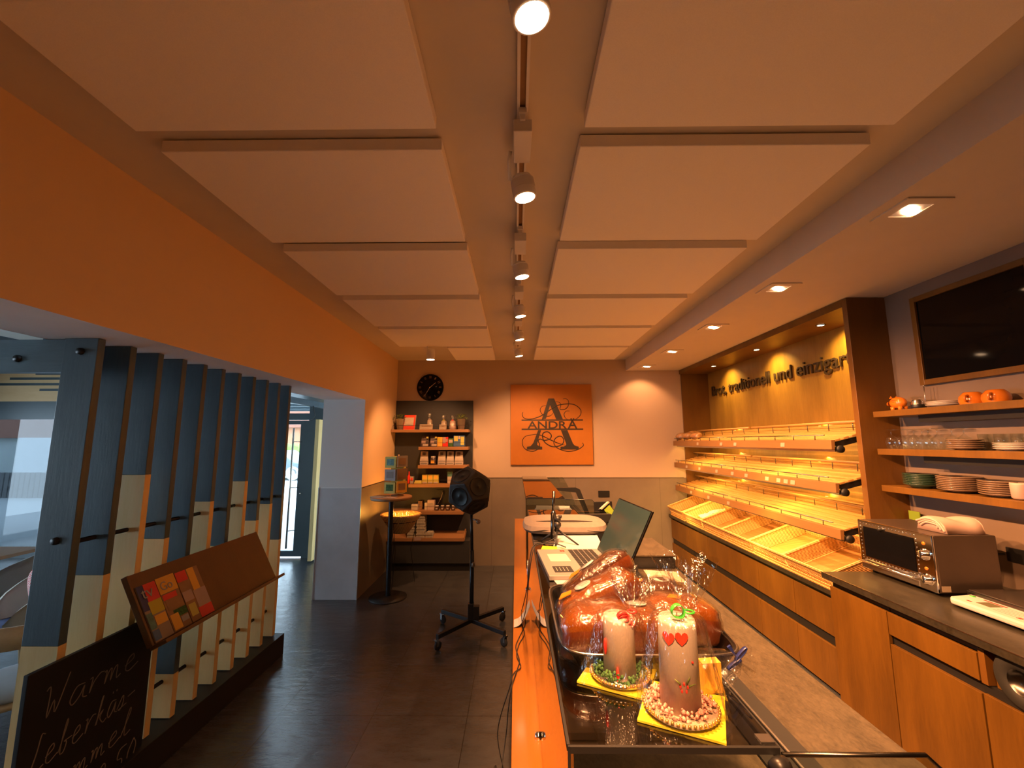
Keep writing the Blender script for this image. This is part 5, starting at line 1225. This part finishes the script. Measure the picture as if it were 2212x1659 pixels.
# toaster oven
ov = thing('toaster_oven', 'small silver countertop oven with black glass door and two knobs', 'oven', (2.3, 2.55, HZ))
OX, Y0, Y1, Z0, Z1 = 2.165, 2.315, 2.80, HZ+.018, 1.225
MB().box(OX+.012, Y0, Z0, 2.50, Y1, Z1).build('body', 'ovenbody', ov, bevel=.006)
MB().box(OX, Y0, Z0, OX+.012, Y1, Z1).build('front_frame', 'chrome', ov, bevel=.004)
MB().box(OX-.003, Y0+.105, Z0+.075, OX+.002, Y1-.045, Z1-.035).build('door_glass', 'blackgloss', ov)
dots = MB()
for k in range(17):
    y = Y0+.10+k*.0225; dots.ball((OX-.001, y, Z1-.018), .0045, 6, sc=(.4, 1, 1)); dots.ball((OX-.001, y, Z0+.062), .0045, 6, sc=(.4, 1, 1))
for k in range(9): dots.ball((OX-.001, Y1-.022, Z0+.075+k*.022), .0045, 6, sc=(.4, 1, 1)); dots.ball((OX-.001, Y0+.092, Z0+.075+k*.022), .0045, 6, sc=(.4, 1, 1))
dots.build('dimples', 'chrome', ov)
MB().tube([(OX-.022, Y0+.11, Z0+.045), (OX-.022, Y1-.01, Z0+.045)], .006, 10).tube([(OX, Y0+.12, Z0+.045), (OX-.022, Y0+.12, Z0+.045)], .005, 8).tube([(OX, Y1-.03, Z0+.045), (OX-.022, Y1-.03, Z0+.045)], .005, 8).build('door_handle', 'chrome', ov)
MB().box(OX-.004, Y0+.1, Z0+.006, OX+.001, Y1-.01, Z0+.032).build('crumb_tray', 'steel', ov, bevel=.001)
MB().lathe([(0, .018), (.008, .018), (.008, 0)], (OX, Y0+.31, Z1-.03), 12, ax=(-1, 0, 0)).build('door_latch', 'black', ov)
for z in (Z1-.105, Z0+.055):
    MB().lathe([(.030, 0), (.030, .004), (.022, .006), (.020, .022), (0, .024)], (OX, Y0+.050, z), 26, ax=(-1, 0, 0)).build('knob', 'chrome', ov)
    MB().box(OX-.026, Y0+.047, z-.018, OX-.0235, Y0+.053, z+.018).build('knob_mark', 'black', ov)
    MB().lathe([(0, .003), (.008, .003), (.009, 0)], (OX, Y0+.05, z+.055), 14, ax=(-1, 0, 0)).build('indicator', 'orange', ov)
MB().box(OX+.02, Y0-.0015, Z0+.008, OX+.065, Y0, Z0+.036).build('rating_label', 'cream', ov)
for y in (Y0+.05, Y1-.05):
    for x in (OX+.04, 2.46): MB().lathe([(0, 0), (.014, 0), (.012, .02), (0, .02)], (x, y, HZ+.001), 12).build('foot', 'rubber', ov)
rag = MB(); n = 20; vs = []; fs = []
for L in range(2):
    for i in range(n+1):
        for j in range(13):
            u, v = i/n, j/12*2-1
            prof_ = (1-abs(v)**2.6)**.5
            z = Z1+.002+(.070*prof_*(1+.12*math.sin(9*u+2*v)) if L else 0)
            vs.append((2.27+.20*u, 2.42+.085*v+.01*math.sin(6*u), z))
for L in range(2):
    for i in range(n):
        for j in range(12):
            a_ = L*(n+1)*13+i*13+j; q4 = (a_, a_+1, a_+14, a_+13); fs.append(q4[::-1] if L else q4)
for i in (0, n):
    for j in range(12): fs.append((i*13+j, (n+1)*13+i*13+j, (n+1)*13+i*13+j+1, i*13+j+1))
tw = tag(rag.add(vs, fs, 0, True).build('folded_towel', 'pink'), 'rolled pale towel lying on top of the small oven', 'towel')
sr = MB()
for k in range(3): sr.tube(spl([(2.238, 2.43-.085+.02*k, Z1+.012+.006*k), (2.236, 2.43-.05, Z1+.058-.008*k), (2.236, 2.44, Z1+.066-.01*k), (2.236, 2.50-.012*k, Z1+.045-.01*k)]), .006, 6)
sr.build('fold', 'pink', tw).location.x = .03
tag(MB().box(2.655, 2.90, 1.16, 2.66, 2.98, 1.25).build('green_note', 'limegreen'), 'lime green note behind the oven beside the wooden column', 'note')
# scale
sc_ = thing('kitchen_scale', 'white counter scale with red marks and small display on the right worktop', 'scale', (2.3, 2.1, HZ))
q1 = [(2.135, 2.225), (2.110, 2.20), (2.115, 1.90), (2.14, 1.87), (2.27, 1.90), (2.262, 2.25)]
MB().prism([(x, y, HZ+.012) for x, y in q1], (0, 0, .028)).build('housing', 'plasticw', sc_, bevel=.008)
MB().prism([(2.262, 1.86, HZ+.008), (2.66, 1.86, HZ+.008), (2.66, 2.27, HZ+.008), (2.262, 2.27, HZ+.008)], (0, 0, .045)).build('platform', 'darksteel', sc_, bevel=.003)
MB().box(2.272, 1.865, HZ+.0535, 2.655, 2.265, HZ+.056).build('weighing_plate', 'steel', sc_)
MB().prism([(2.165, 2.135, HZ+.0402), (2.165, 2.075, HZ+.0402), (2.225, 2.075, HZ+.0402), (2.225, 2.135, HZ+.0402)], (0, 0, .001)).build('display', 'lcd', sc_)
MB().box(2.232, 2.07, HZ+.0402, 2.242, 2.165, HZ+.041).build('red_mark', 'red', sc_)
MB().box(2.150, 1.945, HZ+.0402, 2.165, 1.96, HZ+.041).build('red_mark', 'red', sc_)
MB().box(2.150, 2.145, HZ+.0402, 2.160, 2.165, HZ+.041).build('red_mark', 'red', sc_)
kl = MB()
for i in range(5): kl.box(2.155+.018*i, 1.90, HZ+.0402, 2.1565+.018*i, 2.055, HZ+.0408)
kl.build('key_outline', 'felt', sc_)
MB().lathe([(0, .001), (.012, .001), (.012, 0)], (2.235, 2.215, HZ+.0402), 16).build('green_dot', 'ribgreen', sc_)
for (x, y) in ((2.16, 2.15), (2.16, 1.93), (2.6, 2.2), (2.6, 1.9)): MB().lathe([(0, 0), (.014, 0), (.014, .012), (0, .012)], (x, y, HZ+.0005), 12).build('foot', 'rubber', sc_)
tag(MB().box(XR-.010, 2.22, 1.065, XR-.001, 2.445, 1.14).build('wall_socket', 'black', bevel=.003), 'black socket strip on the right wall above the scale', 'socket')
tag(MB().tube(spl([(XR-.012, 2.45, 1.10), (2.655, 2.49, 1.08), (2.64, 2.52, 1.0), (2.62, 2.53, .925), (2.52, 2.5, .925)]), .006, 8).build('power_cable', 'rubber'), 'black power cable curving from the right wall socket behind the oven', 'cable')

# wall shelves above the oven
SZ = [1.917, 1.662, 1.418]
lb3 = ['upper', 'middle', 'lower']
for i, z in enumerate(SZ):
    t = thing('wall_shelf', '%s of the three wooden wall shelves on the right' % lb3[i], 'shelf', (2.6, 2.2, z), 'wooden wall shelves on the right')
    MB().box(2.49, 1.0, z-.040, XR-.002, 2.975, z).build('board', 'cab', t, bevel=.002)
    if i < 2: MB().box(2.56, 1.1, z-.085, 2.68, 2.72, z-.041).build('light_strip_housing', 'black', t)
# TV-like dark board in wooden frame
mn = thing('framed_board', 'large glossy black board in a wooden frame on the right wall', 'board', (2.67, 2.4, 2.1))
fy0, fy1, fz0, fz1 = 2.10, 2.78, 2.075, 2.665
MB().box(XR-.022, fy0+.02, fz0+.02, XR-.003, fy1-.02, fz1-.02).build('glossy_panel', 'blackgloss', mn)
for k, b in enumerate(((fy0, fy0+.033, fz0, fz1), (fy1-.033, fy1, fz0, fz1), (fy0+.033, fy1-.033, fz0, fz0+.035), (fy0+.033, fy1-.033, fz1-.035, fz1))):
    MB().box(XR-.035, b[0], b[2], XR-.002, b[1], b[3]).build('frame', 'cab', mn, bevel=.002)
# things on the upper shelf
zs = SZ[0]+.001
pg = thing('piggy_bank', 'orange piggy bank at the left end of the upper wall shelf', 'piggy bank', (2.58, 2.86, zs))
MB().ball((2.575, 2.865, zs+.052), .045, 20, sc=(.82, 1.25, .88)).build('body', 'orange', pg)
MB().lathe([(0, .012), (.016, .012), (.018, 0)], (2.572, 2.922, zs+.048), 16, ax=(0, 1, 0)).build('snout', 'orange', pg)
for (dx, dy_) in ((-.018, .028), (.018, .028), (-.018, -.028), (.018, -.028)): MB().lathe([(0, 0), (.011, 0), (.013, .025), (0, .025)], (2.575+dx, 2.862+dy_, zs), 12).build('leg', 'orange', pg)
for dx in (-.018, .018): MB().lathe([(0, .02), (.011, 0)], (2.575+dx, 2.895, zs+.082), 10).build('ear', 'orange', pg)
MB().tube([(2.537, 2.845, zs+.066), (2.536, 2.862, zs+.067), (2.537, 2.88, zs+.066)], .0012, 5).tube([(2.537, 2.852, zs+.056), (2.537, 2.868, zs+.056)], .0012, 5).build('slogan_print', 'red', pg)
gr = thing('oil_dispenser', 'small dark glass jar with steel top beside the orange piggy bank', 'jar', (2.58, 2.74, zs))
MB().lathe([(0, 0), (.034, 0), (.036, .02), (.034, .03)], (2.60, 2.755, zs), 20).build('base', 'black', gr)
MB().lathe([(.034, .03), (.030, .05), (.022, .062)], (2.60, 2.755, zs), 20).build('shoulder', 'steel', gr)
MB().lathe([(.022, .07), (.03, .072), (.03, .078), (0, .08)], (2.60, 2.755, zs), 20).build('lid', 'glass', gr)
MB().tube([(2.62, 2.72, zs), (2.62, 2.72, zs+.145)], .0028, 8).ball((2.62, 2.72, zs+.148), .005, 8).build('rod', 'steel', gr)
def plate(x, y, z, r, h, mt, label, grp, name='plate'):
    return tag(MB().lathe([(0, 0), (r*.55, 0), (r*.62, h*.35), (r, h), (r*1.0, h+.003), (r*.6, h*.35+.004), (0, .004)], (x, y, z), 32).build(name, mt), label, 'plate', grp)
ods = ['lowest', 'second', 'third', 'fourth', 'fifth', 'sixth', 'seventh', 'eighth', 'ninth', 'tenth']
for k in range(3): plate(2.585, 2.565, zs+k*.009, .088, .012, 'pulpwhite', 'flat white plate on the upper wall shelf, %s from below' % ['first', 'second', 'third'][k], 'white plates on the upper wall shelf')
for i, y in enumerate((2.41, 2.29)):
    t = thing('orange_cup', ['orange cup lying upside down on the upper wall shelf, beside the white plates', 'orange cup standing upside down at the right of the upper wall shelf'][i], 'cup', (2.585, y, zs), 'orange cups')
    MB().lathe([(.052, 0), (.058, .02), (.055, .045), (.038, .066), (.034, .07), (.0, .068)], (2.585, y, zs), 32).build('cup_body', 'orange', t)
    MB().tube(spl([(2.535, y-.018, zs+.018), (2.515, y-.028, zs+.02), (2.512, y-.03, zs+.042), (2.540, y-.02, zs+.05)]), .006, 8).build('handle', 'orange', t)
# middle shelf: glasses upside down and plate stacks
zs = SZ[1]+.001
def wineglass(label, x, y):
    t = thing('stem_glass', label, 'glass', (x, y, zs), 'upside-down stem glasses')
    MB().lathe([(.026, 0), (.033, .02), (.036, .045), (.030, .07), (.012, .085), (.004, .092), (.003, .118), (.006, .123), (.032, .127), (.032, .129), (0, .129)], (x, y, zs), 28).build('glass_body', 'glass', t)
    return t
for i, (x, y) in enumerate(((2.56, 2.93), (2.555, 2.85), (2.56, 2.765), (2.57, 2.68))): wineglass('upside-down stem glass, front row of the middle wall shelf, %s from the column' % ordn[i], x, y)
for i, (x, y) in enumerate(((2.645, 2.90), (2.645, 2.80), (2.645, 2.70), (2.645, 2.61), (2.645, 2.54))): wineglass('upside-down stem glass, back row of the middle wall shelf, %s from the column' % ordn[i], x, y)
for i, (x, y) in enumerate(((2.655, 2.44), (2.655, 2.36), (2.655, 2.28))):
    t = thing('tumbler', 'clear tumbler at the back of the middle shelf, %s right of the stem glasses' % ordn[i].replace('nearest', 'first'), 'glass', (x, y, zs), 'clear tumblers')
    MB().lathe([(0, .004), (.022, .004), (.025, .0), (.030, .09), (.029, .09), (.023, .008)], (x, y, zs), 24).build('glass_body', 'glass', t)
for k in range(5): plate(2.575, 2.475, zs+k*.011, .078, .013, 'beigechina', 'beige plate in the stack on the middle wall shelf, %s from below' % ods[k].replace('lowest', 'first'), 'beige plates')
for k in range(4): plate(2.58, 2.24, zs+k*.009, .075, .012, 'pulpwhite', 'white plate at the right edge of the middle shelf, %s from below' % ods[k].replace('lowest', 'first'), 'white plates on the middle shelf')
zs = SZ[2]+.001
for k in range(7): plate(2.585, 2.785, zs+k*.0105, .088, .024, 'greenchina', 'dark green bowl on the lower wall shelf, %s from below in its stack' % ods[k].replace('lowest', 'first'), 'green bowls', 'bowl')
for k in range(8): plate(2.585, 2.545, zs+k*.010, .100, .018, 'beigechina', 'beige plate in the lower shelf\'s middle stack, %s from below' % ods[k].replace('lowest', 'first'), 'plates in the middle stack')
for k in range(7): plate(2.585, 2.335, zs+k*.011, .086, .016, 'beigechina', 'beige plate in the lower shelf\'s right stack, %s from below' % ods[k].replace('lowest', 'first'), 'plates in the right stack')
t = thing('pink_cup', 'pale pink cup at the right end of the lower wall shelf', 'cup', (2.56, 2.225, zs))
MB().lathe([(0, .004), (.028, .002), (.034, .01), (.036, .075), (.034, .085), (.032, .08), (.03, .012)], (2.56, 2.225, zs), 28).build('cup_body', 'pink', t)
MB().tube(spl([(2.56, 2.19, zs+.065), (2.56, 2.17, zs+.06), (2.56, 2.168, zs+.035), (2.56, 2.19, zs+.02)]), .004, 8).build('handle', 'pink', t)

# ================================================================== BREAD NICHE AND LOW UNIT
NX = 2.412
nt = thing('bread_wall_niche', 'tall honey-coloured wooden niche lining behind the bread shelves', 'wall unit', (2.6, 4.6, .7))
MB().box(2.82, 3.04, .701, 2.855, YB-.002, 2.753).build('back_panel', 'nichewood', nt)
MB().box(NX, 3.0, .701, 2.82, 3.045, 2.753).build('column', 'cabd', nt, bevel=.002)
MB().box(NX, 3.045, 2.695, 2.82, YB-.002, 2.753).build('top_board', 'cab', nt)
MB().box(NX+.02, YB-.03, .71, 2.82, YB-.002, 2.695).build('end_panel', 'cabd', nt)
for k, y in enumerate((3.53, 4.50, 5.50)):
    t = thing('niche_spotlight', 'small round recessed spotlight in the top of the bread niche, %s from the wooden column' % ordn[k], 'ceiling lamp', (2.575, y, 2.695), 'round spots in the bread niche')
    MB().lathe([(.026, -.004), (.036, -.004), (.038, 0), (.026, 0)], (2.60, y, 2.694), 24).build('trim_ring', 'blackmetal', t)
    MB().lathe([(0, -.002), (.026, -.002), (.026, 0)], (2.60, y, 2.694), 24).build('lamp_lens', 'spot', t)
    light('SPOT', 'lamp_light', (2.60, y, 2.685), K_NICHE, (1, .58, .13), t, (.55, 0, -1), .03, R(118), 1.0)
sg = thing('wall_lettering', 'dark raised lettering "Brot, traditionell und einzigartig" above the bread shelves', 'sign', (2.8, 4.8, 2.3))
def twidth(b_):
    cu = bpy.data.curves.new('t', 'FONT'); cu.body = b_; cu.size = .2
    o = bpy.data.objects.new('t', cu); COL.objects.link(o); me = bpy.data.meshes.new_from_object(o.evaluated_get(bpy.context.evaluated_depsgraph_get()))
    xs = [v.co.x for v in me.vertices]; bpy.data.objects.remove(o); bpy.data.curves.remove(cu); bpy.data.meshes.remove(me)
    return min(xs), max(xs)
full = 'Brot, traditionell und einzigartig'; vis = 'Brot, traditionell und einzigar'
x0_, x1_ = twidth(vis); kx = (6.04-3.56)/(x1_-x0_)
for i_, ch in enumerate(full):
    if ch == ' ': continue
    e0, e1 = twidth(full[:i_+1]); c0_, c1w = twidth(ch); st_ = e1-(c1w-c0_)
    text_mesh(ch, 'letter', 'signletter', .2, (2.814, 6.04-(st_-x0_)*kx, 2.352), (0, -1, 0), (0, 0, 1), .014, sg, width=(c1w-c0_)*kx)
# bread shelves
ZF = [1.70, 1.395, 1.075]
nl = ['top', 'middle', 'bottom']
SLP = .268
YA, YE = 3.10, YB-.008
def labelcard(y, z, label, w=.055):
    return tag(MB().obox((2.2675, y-w/2, z-.004), (0, w, 0), (.004, 0, .034), (-.001, 0, .0001)).build('price_label', 'cream'), label, 'price label', 'price labels on the bread shelves')
for i, zf in enumerate(ZF):
    t = thing('bread_shelf', '%s slatted wooden bread shelf with rails in the lit niche' % nl[i], 'shelf', (2.4, 4.6, zf), 'bread shelves in the niche')
    MB().prism([(2.27, YA, zf-.045), (2.295, YA, zf-.045), (2.300, YA, zf+.022), (2.272, YA, zf+.022)], (0, YE-YA, 0)).build('front_board', 'fboard', t, bevel=.002)
    for k in range(8):
        x = 2.305+k*.062; z = zf+.012+(x-2.305)*SLP
        MB().obox((x, YA, z), (.040, 0, .040*SLP), (0, YE-YA, 0), (-.006, 0, .014)).build('slat', 'beech', t, bevel=.003)
    for y in (YA+.02, 4.15, 5.2, YE-.05):
        MB().prism([(2.30, y, zf-.018), (2.36, y, zf-.022), (2.80, y, zf+.088), (2.80, y, zf+.13), (2.30, y, zf+.005)], (0, .014, 0)).build('bracket', 'black', t)
    MB().lathe([(0, 0), (.027, 0), (.027, .030), (0, .030)], (2.337, YA-.004, zf-.042), 20, ax=(0, 1, 0)).build('lamp_cap', 'black', t)
    ra = MB(); n_p = 13; z0 = zf+.02
    for seg in range(2):
        ya_ = YA+.08+seg*1.53; yb_ = ya_+1.46
        ra.tube([(2.285, ya_, z0+.038), (2.285, yb_, z0+.038)], .0042, 6)
        for k in range(6): yy = ya_+.10+k*(1.46-.2)/5; ra.tube([(2.285, yy, z0+.038), (2.290, yy+.01, z0)], .0032, 6)
    ra.build('front_rail', 'darksteel', t)
    rm_ = MB(); rp_ = MB(); xm = 2.55; zm = zf+.02+(xm-2.305)*SLP
    for seg in range(2):
        ya_ = YA+.02+seg*1.55; yb_ = ya_+1.50
        rm_.tube([(xm, ya_, zm+.075), (xm, yb_, zm+.075)], .010, 10)
        for k in range(6): yy = ya_+.12+k*(1.5-.24)/5; rp_.tube([(xm, yy, zm+.07), (xm+.012, yy+.015, zm)], .0032, 6)
    rm_.build('wooden_rod', 'beech', t); rp_.build('rod_post', 'darksteel', t)
    if i < 3:
        xt, zt2 = 2.335, zf-.050
        MB().tube([(xt, YA+.06, zt2+.006), (xt, YE-.05, zt2+.006)], .010, 8).build('lamp_tube', 'tube', t)
        MB().box(xt-.028, YA+.02, zt2-.012, xt-.022, YE-.04, zt2+.02).build('lamp_reflector', 'steel', t)
        for s_ in range(2):
            light('AREA', 'tube_light', (xt+.005, YA+.8+s_*1.5, zt2-.012), K_TUBE*(.8 if i else .7), YEL, t, (.45, 0, -1), 1.45, None, .5, .03).rotation_euler = (Vector((.5, 0, -1)).to_track_quat('-Z', 'X').to_euler())
for (i, ys) in ((0, (5.36, 4.75, 4.45, 3.66)), (1, (5.75, 5.35, 4.9, 4.55, 4.28, 3.93, 3.76, 3.66, 3.57)), (2, (5.65, 5.15, 4.68))):
    for k, y in enumerate(ys): labelcard(y, ZF[i]-.028, 'small price label on the %s bread shelf, %s counted from the back wall' % (nl[i], ordn[k].replace('nearest', 'first')))
# wrapped loaves on the top shelf
random.seed(11)
for k, (x, y, L, rz, lb) in enumerate(((2.36, 6.10, .20, 8, 'wrapped brown loaf at the far left end of the top bread shelf'), (2.36, 5.87, .20, -6, 'wrapped brown loaf in the middle of the three on the top bread shelf'), (2.37, 5.63, .19, 4, 'wrapped brown loaf nearest the camera on the top bread shelf'), (2.46, 5.88, .22, 80, 'wrapped brown loaf lying behind the other loaves on the top bread shelf'))):
    m_ = MB(); m_.ball((0, 0, 0), .1, 16, sc=(.75, 1.0, .48))
    zz = ZF[0]+.02+(x-2.305)*SLP+.052
    t = thing('bread_loaf', lb, 'bread', (0, 0, 0), 'wrapped loaves on the top bread shelf')
    m_.build('crust', 'bread', t); w_ = MB(); w_.ball((0, 0, 0), .105, 16, sc=(.76, 1.02, .5)); w_.build('wrapper', 'cello', t)
    t.location = (x, y, zz); t.rotation_euler = (0, R(-15), R(rz))
# low cabinets and worktop
LX, LZ = 2.185, .70
lw = tag(MB().box(2.155, 3.0, LZ-.035, 2.80, YB-.002, LZ).build('stone_worktop', 'stoned', bevel=.002), 'dark stone top of the low unit under the bread baskets', 'worktop')
yy = [2.76, 3.03, 3.54, 4.04, 4.55, 5.05, 5.60, YB-.004]
for k in range(1, 7):
    t = thing('low_cabinet', 'low wooden cabinet under the bread baskets, %s counted from the oven unit' % ordn[k-1].replace('nearest', 'first'), 'cabinet', (2.4, (yy[k]+yy[k+1])/2, 0), 'low cabinets under the bread baskets')
    MB().box(LX+.02, yy[k]+.001, .02, 2.80, yy[k+1]-.001, LZ-.036).build('carcass', 'black', t)
    MB().box(LX, yy[k]+.002, .02, LX+.019, yy[k+1]-.002, .310).build('door', 'cab', t, bevel=.001)
    MB().box(LX, yy[k]+.002, .382, LX+.019, yy[k+1]-.002, LZ-.07).build('drawer_front', 'cab', t, bevel=.001)
tag(MB().box(LX-.005, 2.757, 0, 2.688, 2.998, LZ).build('filler_panel', 'cabd'), 'brown filler panel between the high oven unit and the low bread unit', 'panel')
# baskets
def basket():
    t = thing('bread_basket', 'x', 'basket', (0, 0, 0), 'wicker bread baskets under the shelves')
    # local: x depth (0 front .. .52 back), y width (-.25 .. .25), z up; floor slopes
    Wy, D, h = .238, .50, .12
    def wall(a, b, th=.008, z0=0, z1=h, flare=.012):
        a, b = Vector(a), Vector(b); d = (b-a); nrm = Vector((d.y, -d.x, 0)).normalized()
        mb = MB(); mb.obox(a+Vector((0, 0, z0)), d, nrm*th, Vector((0, 0, z1-z0))+nrm*flare*(z1-z0)/h); return mb
    MB().box(0, -Wy, 0, D, Wy, .008).build('basket_floor', 'wicker', t)
    s_ = MB()
    for w_ in (wall((0, -Wy, 0), (D, -Wy, 0)), wall((D, -Wy, 0), (D, Wy, 0), z1=h), wall((D, Wy, 0), (0, Wy, 0))): s_.add(w_.v, w_.f)
    s_.build('side_wall', 'wicker', t)
    f_ = MB(); w_ = wall((0, Wy, 0), (0, -Wy, 0), z1=.032); f_.add(w_.v, w_.f); w_ = wall((-.004, Wy, 0), (-.004, -Wy, 0), z0=.078, z1=h); f_.add(w_.v, w_.f)
    for k in range(23): y = -Wy+.02+k*(2*Wy-.04)/22; f_.tube([(-.004, y, .03), (-.009, y, .08)], .0035, 6)
    f_.build('front_wall', 'wicker', t)
    r_ = MB(); e = .014
    loop = []
    for (cx_, cy_, a0) in ((D-.02+e, Wy-.02+e, 0), (.02-e, Wy-.02+e, 90), (.02-e, -Wy+.02-e, 180), (D-.02+e, -Wy+.02-e, 270)):
        for q_ in range(5): a_ = R(a0+q_*22.5); loop.append((cx_+.02*math.cos(a_), cy_+.02*math.sin(a_), h+.004))
    r_.tube(loop, .010, 8, closed=True); r_.tube([(x, y, z-.014) for x, y, z in loop], .006, 6, closed=True)
    r_.build('rim', 'wicker', t)
    b_ = MB(); b_.tube([(x, y, .006) for x, y, z in loop], .007, 6, closed=True); b_.build('base_rim', 'wicker', t)
    return t
b0 = basket()
ybk = [3.30, 3.79, 4.30, 4.80, 5.32, 5.87]
for k, y in enumerate(ybk):
    lb = 'empty wicker bread basket, %s counted from the oven unit' % ordn[k].replace('nearest', 'first')
    if k == 4: lb = 'wicker bread basket with crumpled clear plastic bags inside'
    if k == 0: b_ = b0; b_['label'] = lb
    else: b_ = dup(b0, (0, 0, 0), None, lb)
    b_.location = (2.175, y, LZ+.004); b_.rotation_euler = (0, R(-20), 0)
pbm = MB(); random.seed(4); n = 18; vs = []; fs = []
for i in range(n+1):
    for j in range(n+1):
        u, v = i/n*2-1, j/n*2-1; x = 2.44+.17*u; y = 5.32+.17*v
        vs.append((x, y, LZ+.06+(x-2.18)*.25+.045*(1-u*u)*(1-v*v)+.02*random.random()))
for i in range(n):
    for j in range(n): fs.append((i*(n+1)+j, i*(n+1)+j+1, (i+1)*(n+1)+j+1, (i+1)*(n+1)+j))
pb_ = tag(pbm.add(vs, fs).build('plastic_bag', 'paper'), 'crumpled pale plastic bag lying in the fifth wicker basket', 'bag'); pb_.modifiers.new('thick', 'SOLIDIFY').thickness = .0008
